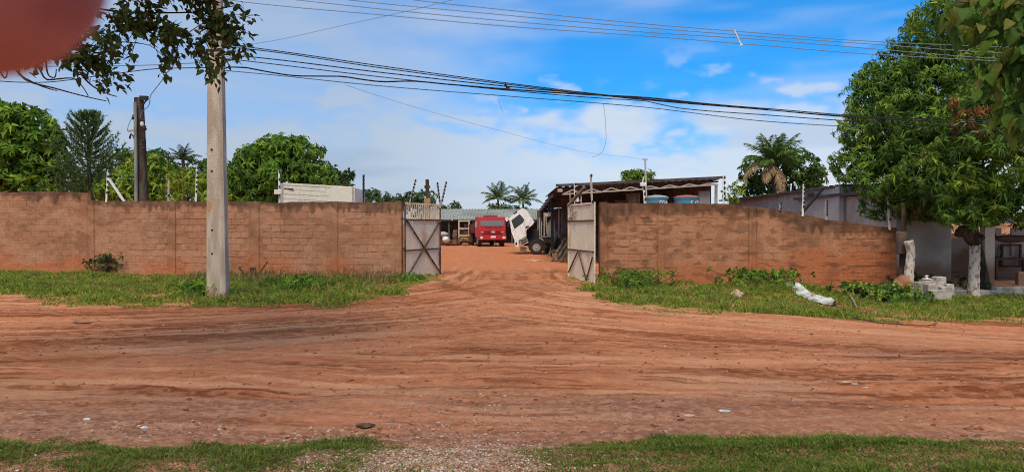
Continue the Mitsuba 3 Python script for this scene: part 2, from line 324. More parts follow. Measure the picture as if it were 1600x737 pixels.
quads = np.stack([idx[:-1, :-1], idx[:-1, 1:], idx[1:, 1:], idx[1:, :-1]], -1).reshape(-1, 4)
put('ground', (np.stack([GX, GY, GZ], -1).reshape(-1, 3), quads), 'dirt', True)
used.add('ground'); labels['ground'] = {'label': 'rutted red dirt road and yard running in through the gate', 'kind': 'structure'}

def drop(px, py):
    g = GP(px, py); return np.array([g[0], g[1], Hs(g[0], g[1])])

# ---------------------------------------------------------------- brick walls
brick_shapes = []
for i in range(6):
    m = box((0, 0, 0), (0.295, 0.07, 0.185), ch=0.007)
    v = m.vertices; v += 0.006 * (meshkit.noise(v * 40 + i * 9, i)[:, None] - 0.5) * [0.6, 1, 0.8]; m.vertices = v
    brick_shapes.append(mikit.ply(m, 'material_brick_clay'))

def brick_wall(label, A, B, top, pilasters, missing=(), seed=0, deep=0.5, ngrp=300):
    r = np.random.default_rng(seed); k = thing('brick_wall', label, 'wall')
    A, B = np.array(A, float), np.array(B, float); L = np.linalg.norm(B - A); u = (B - A) / L; n = np.array([u[1], -u[0]])
    yaw = math.degrees(math.atan2(u[1], u[0])); M = np.eye(4)
    def world(s, z, off): q = A + u * s + n * off; return [q[0], q[1], z]
    ss_ = np.linspace(0, L, max(8, int(L * 9)))
    tz = np.array([top(s) + 0.016 * (r.random() - 0.5) for s in ss_])
    base = np.array([Hs(*(A + u * s)) for s in ss_]).min() - 0.4
    m = trimesh.creation.extrude_polygon(Polygon(np.r_[np.c_[ss_, tz], [[L, base], [0, base]]]), 0.15, engine='earcut')
    v = m.vertices; q = A + np.outer(v[:, 0], u) + np.outer(0.0 - v[:, 2], n); m.vertices = np.c_[q, v[:, 1]]
    core = part(k, 'core', m, 'mortar')
    for s, w, dz in pilasters:
        zb = Hs(*(A + u * s)) - 0.2; c = world(s, (zb + top(s) + dz) / 2, -0.03); part(k, 'pilaster', box(c, (w, 0.13, top(s) + dz - zb), math.radians(yaw), 0.008), 'mortar')
    spots = []
    for row in range(15):
        z = -0.30 + row * 0.2; off = 0.152 * (row % 2)
        for j in range(int(L / 0.305) + 2):
            s = j * 0.305 + off - 0.06
            if s < 0.15 or s > L - 0.15 or z + 0.10 > top(s) - 0.05 or z < Hs(*(A + u * s)) - 0.1: continue
            if any(abs(s - ps) < pw / 2 + 0.147 for ps, pw, _ in pilasters): continue
            if any(abs(s - a) < 0.16 and abs(z - b) < 0.1 for a, b in missing): continue
            sl = meshkit.fbm(np.array([[s * 0.7, z * 1.3, seed]]), 3, 4)[0]
            proud = 0.004 + 0.012 * sst(0.58, 0.34, sl) * deep * 2 + 0.006 * (r.random() - 0.5)
            if sl > 0.55: proud = -0.001 + 0.003 * r.random()
            spots.append((s + 0.006 * r.normal(), z + 0.004 * r.normal(), proud, r.normal() * 0.6, int(r.integers(6))))
    order = sorted(spots, key=lambda q: -q[1] - 0.3 * r.random())
    rest = []
    for q, (s, z, pr, roll, var) in enumerate(order):
        to = T().translate(world(s, z, pr - 0.035)).rotate([0, 0, 1], yaw).rotate([0, 1, 0], roll)
        if q < ngrp: copy(k, 'brick', brick_shapes[var], to)
        else:
            bm = box((0, 0, 0), (0.295, 0.07, 0.185), ch=0.007); bm.apply_transform(np.array(to.matrix, float)); rest.append(bm)
    if rest: part(k, 'brick', cat(rest), 'brick_clay', kind='stuff')
    return k

jag = lambda s, a=0.045: a * (meshkit.fbm(np.array([[s * 1.6, 0.5, 2.0]]), 4, 3)[0] - 0.5) * 2
brick_wall('taller smoother brick wall section at the far left of the frontage', (-21, 25.2), (-13.95, 24.6), lambda s: 2.72 + jag(s), [(6.85, 0.28, -0.05), (3.4, 0.2, 0)], seed=1, deep=0.2)
brick_wall('long mould topped brick wall left of the gateway behind the concrete pole', (-13.95, 24.45), (-3.28, 22.1), lambda s: 2.40 - 0.010 * s + jag(s),
           [(0.12, 0.22, 0.02), (3.15, 0.24, 0), (6.1, 0.26, 0), (8.75, 0.24, 0), (10.83, 0.18, 0.02)], [(1.0, 1.7), (3.6, 1.3)], seed=2)
brick_wall('brick wall right of the gateway whose top slopes down to the right', (2.46, 20.75), (11.35, 21.9), lambda s: 2.22 - 0.60 * sst(3.4, 9.6, s) - 0.02 * max(0, s - 3) + jag(s),
           [(0.1, 0.2, 0.04), (1.75, 0.2, 0), (4.42, 0.12, 0), (4.62, 0.05, 0), (8.85, 0.16, 0)], [(4.95, 0.9), (5.5, 0.05)], seed=3)

# ---------------------------------------------------------------- gate leaves
def gate(label, hinge, free, zb, zt, kind):
    k = thing('gate_leaf', label, 'gate', None); hx, fx = np.array(hinge, float), np.array(free, float)
    L = np.linalg.norm(fx - hx); u = (fx - hx) / L; nrm = np.array([u[1], -u[0]]) if kind == 'L' else np.array([-u[1], u[0]])
    def W(s, z, o=0.0): q = hx + u * s * L + nrm * o; return np.array([q[0], q[1], z])
    def bar(name, a, b, w=0.05, o=0.03, m='rust', d=0.03): part(k, name, beam(W(a[0], a[1], o), W(b[0], b[1], o), d, w), m) if abs(a[1] - b[1]) < 1e-6 else part(k, name, beam(W(a[0], a[1], o), W(b[0], b[1], o), w, d, up=(nrm[0], nrm[1], 0)), m)
    if kind == 'L':
        zr, zm = zb + (zt - zb) * 0.785, zb + (zt - zb) * 0.385; ns = 5
    else:
        zr, zm = zb + (zt - zb) * 0.785, zb + (zt - zb) * 0.40; ns = 4
    for i in range(ns):
        a, b = i / ns + 0.006, (i + 1) / ns - 0.006
        top = zr if kind == 'L' else zt - 0.03
        c = (W(a, 0) + W(b, 0)) / 2; c[2] = (zb + 0.04 + top) / 2
        m = trimesh.creation.box(((b - a) * L, 0.012, top - zb - 0.06)); m = m.subdivide().subdivide().subdivide()
        v = m.vertices; v[:, 1] += 0.016 * (meshkit.noise(v * 2.3 + i * 7, 5) - 0.5); m.vertices = v
        R = np.eye(4); R[:2, 0] = u; R[:2, 1] = [-u[1], u[0]]; R[:3, 3] = c + np.r_[nrm * (0.004 * (i % 2)), 0]; m.apply_transform(R)
        part(k, 'sheet', m, 'sheet_tan')
    bar('stile', (0.0, zb), (0.0, zt + 0.02), 0.05, 0.02, 'rust' if kind == 'L' else 'sheet_tan'); bar('stile', (1.0, zb), (1.0, zt), 0.05, 0.02, 'rust' if kind == 'L' else 'sheet_tan')
    bar('rail', (0, zb + 0.02), (1, zb + 0.02), 0.05, 0.03, 'rust' if kind == 'L' else 'sheet_tan'); bar('rail', (0, zr), (1, zr), 0.045, 0.035); bar('rail', (0, zm), (1, zm), 0.04, 0.035); bar('rail', (0, zt), (1, zt), 0.05, 0.03, 'sheet_tan')
    if kind == 'L':
        for a, b in (((0.01, zr), (0.99, zb + 0.05)), ((0.99, zr), (0.01, zb + 0.05))): bar('brace', a, b, 0.045, 0.055)
        for i in range(17):
            s = (i + 0.7) / 17.4
            part(k, 'bar', beam(W(s, zr), W(s, zt), 0.035, 0.035), 'sheet_tan')
        part(k, 'latch_plate', box(W(0.82, (zr + zt) / 2 - 0.03), (0.03, 0.25, 0.35), math.atan2(u[1], u[0]) + math.pi / 2), 'sheet_tan')
        part(k, 'hinge', box(W(-0.04, zm + 0.05, 0.03), (0.12, 0.08, 0.10)), 'rust'); part(k, 'hinge', box(W(-0.04, zr + 0.02, 0.03), (0.18, 0.10, 0.04)), 'rust')
        bar('bolt', (0.94, zm - 0.10), (0.94, zm - 0.55), 0.03, 0.06)
    else:
        for a, b in (((0.95, zb + 0.2), (0.55, zm)), ((0.55, zm), (0.25, zb + 0.08)), ((0.25, zb + 0.08), (0.03, zm - 0.15))): bar('brace', a, b, 0.04, 0.055)
        bar('hasp', (0.97, zr + 0.05), (0.62, zr + 0.30), 0.03, 0.05, 'steel_pale')
    return k
gl = P(632, 437, 22.0); gf = P(687, 431, 24.3)
gate('open left gate leaf of grey sheet with crossed rusty braces and a barred top', gl[:2], gf[:2], -0.03, 2.26, 'L')
gh = P(930, 445, 20.6); gg = P(889, 435, 23.2)
gate('open right gate leaf of tan sheet with a zigzag brace at the bottom', gh[:2], gg[:2], -0.05, 2.22, 'R')
kk = one('wooden_plank', 'pale plank propped slantwise on top of the right gate leaf', 'plank', beam(P(888, 321, 23.0), P(913, 293, 22.2), 0.09, 0.07), 'old_wood')
kk = thing('wooden_ladder', 'short pale ladder leaning at the top of the right gate leaf', 'ladder')
for a, b in (((898, 322), (902, 354)), ((890, 322), (893, 350))): part(kk, 'rail', beam(P(a[0], a[1] - 22, 23.3), P(b[0], b[1] - 8, 22.5), 0.05), 'old_wood')
for t in (0.25, 0.5, 0.75): part(kk, 'rung', beam(P(890 + 3 * t, 300 + 42 * t, 23.3 - .8 * t), P(898 + 4 * t, 300 + 46 * t, 23.3 - .8 * t), 0.035), 'old_wood')

# ---------------------------------------------------------------- concrete utility pole and the dark wooden pole
pb = drop(341, 469)
k = thing('utility_pole', 'pale tapered concrete utility pole standing in the grass verge', 'pole')
def pole_section(z): w = 0.205 - 0.0105 * z; return w
zs = np.linspace(-0.3, 10.2, 40); ring = []
prof = [(-1, -.55), (-.72, -.72), (.72, -.72), (1, -.55), (1, .55), (.72, .72), (-.72, .72), (-1, .55)]
V = np.array([[pb[0] - 0.004 * z + a * pole_section(z), pb[1] + b * pole_section(z), pb[2] + z] for z in zs for a, b in prof]); Fq = []
for i in range(len(zs) - 1):
    for j in range(8): Fq.append([i * 8 + j, i * 8 + (j + 1) % 8, (i + 1) * 8 + (j + 1) % 8, (i + 1) * 8 + j])
V += 0.006 * (meshkit.noise(V * 4, 3)[:, None] - 0.5)
part(k, 'shaft', (V, Fq), 'concrete', 30)
for zz in (5.95, 5.55, 5.3): part(k, 'clamp', box((pb[0] - .02, pb[1], zz), (0.33, 0.25, 0.05), ch=0.005), 'black_steel')
for zz in (1.0, 1.5, 2.75, 3.2): part(k, 'step_hole', cyl((pb[0] - 0.07, pb[1] - 0.13, zz), (pb[0] - 0.07, pb[1] - 0.10 - 0.045 , zz), 0.022, 10), 'black_steel')
part(k, 'cross_arm', box((pb[0], pb[1] - 0.2, 9.2), (1.9, 0.1, 0.12), ch=0.008), 'old_wood')
k = thing('utility_pole', 'dark weathered wooden pole with insulators behind the left wall', 'pole')
a = P(224, 330, 27.5); b = P(217, 153, 27.5)
part(k, 'shaft', tube([[a[0], a[1], -0.1], [a[0], a[1], 1.0], a, (a + b) / 2, b], [0.23, .21, .205, .185, .165], 10), 'dark_pole', 40)
part(k, 'lamp_bracket', cat([beam(b + [0.1, -.1, -0.02], b + [0.42, -.2, -0.05], 0.10, 0.16), beam(b + [.15, -.1, -.35], b + [.36, -.18, -.12], 0.04)]), 'black_steel')
for i, (px, py) in enumerate(((209, 184), (226, 201), (222, 194), (225, 220), (225, 232))): part(k, 'insulator', lathe([(0, -.07), (.055, -.07), (.075, 0), (.045, .05), (.06, .09), (0, .11)], P(px, py, 27.2), 12), 'black_steel' if i != 2 else 'lamp_white', 40)
part(k, 'hook', tube([P(212, 222, 27.3), P(208, 212, 27.3), P(205, 209, 27.3), P(203, 214, 27.3), P(203, 217, 27.3)], 0.035, 8), 'black_steel', 40)
part(k, 'bracket_arm', beam(P(200, 205, 27.3), P(213, 203, 27.3), 0.06), 'steel_pale')
part(k, 'conduit', tube([[P(212.5, 160, 27.2)[0], 27.2, -0.1], P(212.5, 300, 27.2), P(211, 160, 27.2)], 0.06, 8), 'zinc_green', 40)
part(k, 'jumper_wire', tube(smooth_path([P(208, 183, 27.2), P(201, 195, 27.2), P(199, 205, 27.2)], 8), 0.012, 5), 'cable_grey')

# ---------------------------------------------------------------- overhead wires
def wire(name, label, pts, r, bsdf, n=60, group=None, catg='wire'):
    p = smooth_path([P(*q) for q in pts], n); one(name, label, catg, tube(p, r, 5), bsdf, True, group=group)
Y0 = 16.0
up4 = [[(330, -38), (540, -7), (735, 0), (800, 17), (1000, 37), (1200, 53), (1345, 64), (1545, 73), (1800, 80)],
       [(330, -28), (460, -10), (560, 2), (800, 25), (1000, 43), (1200, 58), (1345, 68), (1545, 82), (1800, 90)],
       [(330, -14), (460, 0), (600, 15), (800, 34), (1000, 50), (1200, 63), (1345, 75), (1545, 91), (1800, 101)],
       [(330, -4), (385, 4), (600, 24), (800, 42), (1000, 56), (1200, 72), (1345, 84), (1545, 95), (1800, 107)]]
up4[0] = [(330, -40), (540, -18), (630, -2), (800, 17), (1000, 37), (1200, 53), (1345, 64), (1545, 73), (1800, 80)]
names = ['uppermost of the four thin power lines crossing the sky', 'second from the top of the four power lines crossing the sky', 'third from the top of the four power lines crossing the sky', 'lowest of the four thin power lines crossing the sky']
for l, w in zip(names, up4): wire('power_line', l, [(x, y, Y0) for x, y in w], 0.0085, 'cable_grey', group='power lines high above the road')
low = [('topmost black cable leaving the concrete pole towards the right tree', [(343, 69), (380, 73), (600, 104), (800, 131), (1000, 154), (1200, 170), (1340, 181), (1600, 192), (1800, 200)], .011, 'cable'),
       ('thin cable twined just under the topmost black cable', [(343, 73), (380, 76), (600, 107), (800, 133), (1000, 155.5), (1200, 172), (1340, 184), (1600, 195), (1800, 203)], .011, 'cable'),
       ('third cable down in the bundle leaving the concrete pole', [(343, 85), (380, 88), (600, 114), (800, 136), (1000, 154), (1200, 172), (1340, 183), (1600, 196), (1800, 204)], .012, 'cable'),
       ('thin grey cable below the third cable of the bundle', [(343, 91), (380, 95), (600, 121), (800, 142), (960, 155), (1000, 157), (1060, 169), (1200, 180), (1340, 190), (1600, 203), (1800, 210)], .010, 'cable'),
       ('thick wavy black cable dipping and rising below the others', [(343, 110), (360, 105), (384, 106), (410, 111), (470, 119), (530, 119.5), (570, 125), (600, 128), (640, 127), (700, 132), (800, 140), (900, 147), (1000, 152), (1100, 162), (1200, 171)], .016, 'cable'),
       ('lowest cable of the bundle hanging below the wavy one', [(343, 110), (380, 113), (600, 135), (800, 151), (1000, 167), (1200, 190), (1345, 199), (1600, 212), (1800, 220)], .008, 'cable'),
       ('faint low cable passing behind the leafy branch left of the pole', [(0, 127), (60, 129), (160, 118), (260, 107), (343, 106)], .010, 'cable'),
       ('upper faint cable passing behind the leafy branch left of the pole', [(-40, 100), (100, 104), (230, 102), (343, 96)], .010, 'cable_grey')]
for l, w, r, b in low: wire('cable', l, [(x, y, Y0 - 0.1) for x, y in w], r, b, group='cables strung along the poles')
wire('cable', 'thin service cable dropping from the bundle to the workshop mast', [(540, 133, 15.9), (640, 165, 18), (780, 204, 22), (930, 240, 27), (985, 246, 28.7), (1009, 249, 29.4)], .005, 'wire_pale')
wire('cable', 'thin cable slanting up from behind the concrete pole and out of the top', [(343, 84, 16), (420, 65, 15), (540, 39, 14.5), (640, 17, 14), (715, -2, 13.5), (900, -60, 12)], .0045, 'cable_grey')
wire('cable', 'loose cable end hanging below the bundle in the blue sky', [(943, 163, 16), (946, 190, 16), (947, 215, 16), (943, 234, 16), (934, 243, 16), (925, 245, 16)], .0045, 'cable_grey')
wire('cable', 'cable rising from the dark wooden pole to the leafy branch', [(219, 184, 27), (224, 172, 27), (236, 148, 25), (258, 118, 22), (272, 100, 19), (285, 60, 17), (330, 30, 16)], .013, 'cable_grey')
wire('cable', 'short wire hanging in the cloud below the cable tie', [(779, 154, 16), (782, 166, 16), (786, 176, 16)], .004, 'cable_grey')
one('cable_clamp', 'small dark cable clamp holding the bundle near mid sky', 'clamp', cat([beam(P(790, 129, 15.95), P(792, 141, 15.95), 0.03), beam(P(788, 133, 15.95), P(796, 138, 15.95), 0.03), beam(P(787, 140, 15.95), P(796, 141, 15.95), 0.03)]), 'cable')
one('kite_scrap', 'pale torn kite scrap caught on the power lines', 'kite', cat([beam(P(1147, 47, 15.9), P(1157, 69, 15.9), 0.035, 0.02), box(P(1158, 70, 15.9), (0.05, 0.03, 0.05))]), 'white_paint')
used.discard('x')

# ---------------------------------------------------------------- electric fence posts on the wall tops
def post(label, x0, y0, x1, y1, Y, n=5, col='white_paint', Y1=None):
    k = thing('fence_post', label, 'post', 'electric fence posts on the wall tops')
    a, b = P(x0, y0 + 3, Y), P(x1, y1, Y1 or Y); part(k, 'rod', beam(a, b, 0.055, 0.03), col)
    for i in range(n):
        t = 0.30 + 0.66 * i / max(1, n - 1); c = a + (b - a) * t
        part(k, 'insulator', lathe([(0, -.035), (.022, -.035), (.030, -.01), (.018, .01), (.027, .035), (0, .04)], c + [0.02, -0.03, 0], 10), 'black_steel', 40)
    return k
k = post('white fence post with a long diagonal stay at the left end of the mouldy wall', 166, 313, 169, 265, 24.3, 5)
part(k, 'stay', beam(P(195, 316, 24.2), P(170, 279, 24.3), 0.06), 'white_paint')
post('plain thin fence post between two dotted posts left of the concrete pole', 263, 313, 264, 281, 24.1, 1, 'steel_pale')
post('white dotted fence post just left of the concrete pole', 306, 313, 308, 260, 24.0, 6)
k = post('pale fence post with a small box in front of the cream truck body', 437, 317, 436, 266, 23.2, 4)
part(k, 'junction_box', box(P(435, 300, 23.1), (0.24, 0.12, 0.15), ch=0.01), 'cream_panel')
post('dark dotted fence post standing alone right of the cream truck body', 568, 317, 568, 273, 22.6, 6, 'black_steel')
post('leaning dotted post at the hinge side of the left gate', 639, 318, 649, 281, 22.2, 6, 'steel_pale')
post('left one of the two crossing rods at the free end of the left gate', 688, 322, 683, 285, 24.2, 6, 'steel_pale')
post('right one of the two crossing rods at the free end of the left gate', 688, 322, 697, 284, 24.3, 6, 'steel_pale')
post('short pale dotted post at the free end of the right gate', 899, 326, 898, 286, 23.0, 5)
k = post('tall dark post rising above the hinge of the right gate', 926, 330, 923, 272, 20.6, 2, 'steel_pale')
k = post('white post carrying a white box in front of the water tanks', 1008, 320, 1005, 284, 21.0, 4)
part(k, 'alarm_box', box(P(1005, 288, 20.95), (0.17, 0.10, 0.11), ch=0.008), 'lamp_white'); part(k, 'aerial', beam(P(1004, 284, 21), P(1006, 276, 21), 0.025), 'white_paint')
post('white dotted fence post at the right end of the workshop roof', 1131, 322, 1131, 275, 21.3, 5)
k = post('white fence post with a black slanted stay before the grey shed', 1254, 335, 1256, 287, 21.5, 6)
post('thin pale dotted post in front of the middle of the grey shed', 1291, 341, 1291, 314, 21.6, 5, 'steel_pale')
post('stubby post low against the far grey shed', 1219, 325, 1219, 318, 21.4, 2, 'steel_pale')
post('white post at the right end of the sloping brick wall', 1390, 356, 1387, 304, 21.8, 1)
one('service_mast', 'thin mast above the workshop roof receiving the service cable', 'mast', cat([cyl(P(1011, 340, 29.4), P(1008, 248, 29.4), 0.035, 8), beam(P(1004, 249, 29.4), P(1012, 249, 29.4), 0.05)]), 'zinc')

# ---------------------------------------------------------------- vehicles and machines in the yard
def wp(zx, zy, Y): return P(780 + zx / 6.7, 310 + zy / 6.7, Y)          # read off an enlargement
def poly(pts, Y): return [(q[0], q[2]) for q in (wp(a, b, Y) for a, b in pts)]
Yt = 41.0
k = thing('truck', 'white truck with its cab tilted forward half under the workshop roof', 'truck')
cab = part(k, 'cab', slab(poly([(102, 205), (180, 140), (245, 98), (292, 128), (330, 190), (368, 245), (350, 275), (292, 318), (276, 355), (288, 392), (215, 432), (165, 452), (128, 350)], Yt), Yt, Yt + 2.35), 'truck_white')
part(cab, 'side_window', slab(poly([(122, 232), (215, 162), (262, 222), (250, 250), (160, 318), (148, 300)], Yt), Yt - .02, Yt + .03), 'glass_dark')
part(cab, 'window_pillar', slab(poly([(108, 222), (120, 215), (160, 322), (148, 330)], Yt), Yt - .035, Yt - .005), 'truck_white')
part(cab, 'door_handle', slab(poly([(276, 296), (306, 280), (310, 292), (282, 308)], Yt), Yt - .05, Yt), 'black_steel')
part(cab, 'door_seam', slab(poly([(262, 240), (268, 240), (288, 392), (280, 392)], Yt), Yt - .012, Yt), 'zinc')
part(cab, 'roof_vent', slab(poly([(150, 155), (185, 130), (190, 140), (155, 165)], Yt), Yt - .03, Yt + 2.2), 'black_steel')
part(cab, 'windscreen', slab(poly([(104, 222), (132, 330), (127, 334), (99, 228)], Yt), Yt + .2, Yt + 2.1), 'glass_dark')
part(cab, 'wing_mirror', slab(poly([(62, 210), (88, 195), (100, 225), (75, 245)], Yt), Yt - .25, Yt - .05), 'truck_white')
part(k, 'step_panel', slab(poly([(210, 446), (285, 402), (308, 462), (232, 492)], Yt), Yt - .02, Yt + .5), 'zinc')
for zz in (0, 1): part(k, 'step', slab(poly([(222 + 10 * zz, 446 + 22 * zz), (288 + 6 * zz, 412 + 22 * zz), (290 + 6 * zz, 422 + 22 * zz), (226 + 10 * zz, 456 + 22 * zz)], Yt), Yt - .06, Yt), 'black_steel')
bp = part(k, 'bumper', slab(poly([(160, 455), (203, 440), (206, 510), (166, 500)], Yt), Yt - .03, Yt + 2.3), 'truck_white'); part(bp, 'headlight', slab(poly([(168, 462), (186, 456), (188, 486), (170, 486)], Yt), Yt - .05, Yt), 'black_steel')
c = P(838, 385.5, Yt + .15); wheel(k, c, 0.41, 0.30, [0, 1, 0]); wheel(k, c + [0, 1.95, 0], 0.41, 0.30, [0, 1, 0])
part(k, 'mudguard', tube([c + [0.52 * math.cos(t), 0, 0.52 * math.sin(t)] for t in np.linspace(0.0, 1.25, 10)], 0.05, 6), 'steel_pale', 40)
for yy in (0.7, 1.6): part(k, 'chassis_rail', beam(wp(260, 470, Yt + yy), wp(1100, 470, Yt + yy), 0.1, 0.26), 'black_steel')
part(k, 'engine', cat([box(wp(360, 400, Yt + 1.2), (1.0, 1.0, 0.8), ch=.05), box(wp(300, 440, Yt + 1.2), (.5, .9, .5), ch=.05)]), 'black_steel')
part(k, 'air_tank', tube([wp(470, 460, Yt + .2), wp(560, 460, Yt + .2)], 0.2, 14), 'black_steel', 40)
part(k, 'axle', cyl(wp(220, 525, Yt + .4), wp(285, 535, Yt + .4), 0.12), 'zinc', 40)
part(k, 'cab_frame', cat([beam(wp(420, 200, Yt + .5), wp(425, 400, Yt + .5), .05), beam(wp(445, 240, Yt + .5), wp(440, 400, Yt + .5), .05), beam(wp(440, 400, Yt + .4), wp(560, 400, Yt + .4), .06)]), 'zinc')
# engine hoist and machine under the roof
k = thing('engine_hoist', 'tall pale steel hoist frame standing under the workshop roof', 'hoist')
for a, b in (((472, 150), (472, 390)), ((490, 180), (498, 350)), ((625, 90), (622, 420)), ((472, 160), (540, 150))): part(k, 'strut', beam(wp(*a, 40.6), wp(*b, 40.6), .07), 'steel_pale')
for q in (472, 622): part(k, 'foot', box([wp(q, 0, 40.6)[0], 40.6, .45], (.1, .3, .9)), 'black_steel')
k = thing('compressor', 'grey machine with a pale cap under the workshop roof', 'machine')
part(k, 'cabinet', slab(poly([(515, 260), (540, 210), (580, 225), (590, 400), (500, 400)], 42), 42, 43), 'zinc'); part(k, 'cap', slab(poly([(478, 165), (520, 140), (548, 160), (530, 190), (480, 190)], 42), 41.8, 42.6), 'lamp_white')
part(k, 'base', box([wp(545, 400, 42.5)[0], 42.5, .55], (.75, .9, 1.1)), 'black_steel')
# red truck
Yr = 56.0; x0, x1 = P(745, 0, Yr)[0], P(790, 0, Yr)[0]; xc = (x0 + x1) / 2 + .08; w = (x1 - x0) - .12
zr = lambda py: P(0, py, Yr)[2]
k = thing('truck', 'red flat fronted truck parked nose out at the back of the yard', 'truck')
cabm = trimesh.creation.extrude_polygon(Polygon([(0, zr(371)), (0.0, zr(358)), (0.12, zr(340.5)), (0.30, zr(338.5)), (1.7, zr(338.5)), (1.75, zr(371))]), w, engine='earcut')
v = cabm.vertices.copy(); cabm.vertices = np.c_[v[:, 2] - w / 2 + xc, Yr + v[:, 0], v[:, 1]]; cabm.fix_normals()
cab = part(k, 'cab', cabm, 'truck_red')
fr = lambda xa, xb, pa, pb, d, dep=0.05: box(((xa + xb) / 2, Yr - d, (zr(pa) + zr(pb)) / 2), (xb - xa, dep, abs(zr(pa) - zr(pb))), ch=min(0.012, dep / 5))
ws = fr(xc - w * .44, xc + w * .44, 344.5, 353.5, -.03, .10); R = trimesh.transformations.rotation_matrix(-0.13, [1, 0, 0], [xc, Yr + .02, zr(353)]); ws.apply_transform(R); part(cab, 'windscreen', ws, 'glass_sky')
part(cab, 'grille', fr(xc - w * .36, xc + w * .36, 361, 366.5, 0.0), 'dark_red'); part(cab, 'grille_slat', fr(xc - w * .36, xc + w * .36, 363.2, 364.2, 0.03), 'truck_red')
part(cab, 'wiper', cat([beam((xc - .6, Yr - .08, zr(353.4)), (xc + .1, Yr - .08, zr(354.3)), .03), beam((xc + .15, Yr - .08, zr(353.6)), (xc + .75, Yr - .08, zr(354)), .03)]), 'black_steel')
m = lathe([(0, -.015), (.16, -.015), (.16, .015), (0, .015)], (0, 0, 0), 16); m.apply_transform(trimesh.transformations.rotation_matrix(math.pi / 2, [1, 0, 0])); m.apply_scale([1, 1, .65]); m.apply_translation((xc + .05, Yr - .04, zr(362.3))); part(cab, 'oval_badge', m, 'steel_pale')
bm = part(k, 'bumper', fr(xc - w / 2 - .03, xc + w / 2 + .03, 367.5, 374.5, 0.06, .2), 'truck_red')
for s in (-1, 1): part(bm, 'headlight', fr(xc + s * w * .42 - .10, xc + s * w * .42 + .10, 369.3, 372.8, 0.17), 'lamp_white'); part(cab, 'indicator', fr(xc + s * w * .38 - .12, xc + s * w * .38 + .12, 361.5, 363.5, 0.02), 'steel_pale')
part(bm, 'number_plate', fr(xc - .16, xc + .24, 368.5, 371.5, 0.18, .03), 'lamp_white')
for s in (-1, 1):
    part(k, 'wing_mirror', box((xc + s * (w / 2 + .22), Yr + .1, zr(351)), (.14, .1, .42), ch=.02), 'black_steel' if s > 0 else 'steel_pale')
    wheel(k, (xc + s * (w / 2 - .14), Yr + 0.75, 0.5), 0.5, 0.28, [1, 0, 0]); wheel(k, (xc + s * (w / 2 - .14), Yr + 4.6, 0.5), 0.5, 0.28, [1, 0, 0])
part(k, 'chassis', box((xc, Yr + 3.2, .75), (.9, 6, .25)), 'black_steel'); part(k, 'axle', cyl((xc - w / 2, Yr + .75, .5), (xc + w / 2, Yr + .75, .5), .1), 'black_steel')
part(k, 'cargo_bed', cat([box((xc, Yr + 4.3, 1.05), (w + .1, 4.6, .12)), box((xc - w / 2, Yr + 4.3, 1.4), (.06, 4.6, .6)), box((xc + w / 2, Yr + 4.3, 1.4), (.06, 4.6, .6)), box((xc, Yr + 6.6, 1.4), (w, .06, .6))]), 'dark_red')
part(k, 'roof_rack', box((xc, Yr + .8, zr(337.6)), (w * .5, .5, .09)), 'dark_red')
for key in list(scene):
    if key.startswith(k + '__'): scene[key]['to_world'] = T().translate([xc, Yr, 0]).rotate([0, 0, 1], 13).translate([-xc, -Yr, 0])
# tractor seen from behind
Yk = 60.0; q = lambda px, py, Y=Yk: P(px, py, Y)
k = thing('tractor', 'yellow loader tractor with a cream cab frame left of the red truck', 'tractor')
for a, b in (((717, 344.5), (717, 376)), ((733, 344.5), (733, 368)), ((716, 345), (734, 345)), ((717, 357), (733, 357)), ((724, 357), (733, 357)), ((717, 368), (733, 368))): part(k, 'cab_bar', beam(q(*a), q(*b), .11, .11), 'machine_cream')
for a, b in (((717, 345), (733, 345)),):
    part(k, 'cab_roof', box((q(725, 0)[0], Yk + .6, q(0, 344.6)[2]), (.95, 1.3, .08), ch=.02), 'machine_cream')
part(k, 'rear_panel', box((q(729, 0)[0], Yk + .1, q(0, 363)[2]), (.5, .1, .5)), 'rust'); part(k, 'bucket', slab([(q(717, 0)[0], q(0, 370.5)[2]), (q(734, 0)[0], q(0, 370.5)[2]), (q(734, 0)[0], q(0, 377)[2]), (q(715, 0)[0], q(0, 377)[2])], Yk - .35, Yk + .1), 'yellow_worn')
part(k, 'engine_block', box((q(725, 0)[0], Yk + 1.2, .9), (.7, 2, .8), ch=.05), 'rust'); part(k, 'lever', beam(q(710, 361), q(718, 363), .1), 'rust'); part(k, 'seat', box((q(722, 0)[0], Yk + .5, q(0, 360)[2]), (.5, .5, .5), ch=.08), 'black_steel')
for px in (711, 736.5): wheel(k, (q(px, 0)[0], Yk + .1, .62), 0.62, .36, [1, 0, 0], m='dusty_tyre')
for px in (715, 734): wheel(k, (q(px, 0)[0], Yk + 2.6, .42), 0.42, .28, [1, 0, 0])
# scrap heap
for i, (px, py, m, l) in enumerate(((697, 374, 'white_paint', 'white crumpled sheet on the scrap heap by the back shed'), (693, 366, 'zinc', 'grey scrap drum on the heap beside the left gate'), (703, 378, 'rust', 'dark rusty scrap block at the right foot of the heap'))):
    m_ = trimesh.creation.icosphere(2, .30 if i < 2 else .24); v = m_.vertices; v *= (0.7 + .7 * meshkit.noise(v * 3 + i, i))[:, None] * [1, 1, .8]; m_.vertices = v; c = q(px, py, 58 + i); m_.apply_translation([c[0], c[1], max(.22, c[2])]); one('scrap_piece', l, 'scrap', m_, m)
one('scrap_piece', 'long low pile of mixed dark scrap under the rubbish by the left gate', 'scrap', trimesh.Trimesh(*(lambda m: (m.vertices * [1.3, .8, .45] * (0.7 + .6 * meshkit.noise(m.vertices * 4, 8))[:, None] + [q(696, 0, 59)[0], 59.3, .1], m.faces))(trimesh.creation.icosphere(3, .9))), 'rust')
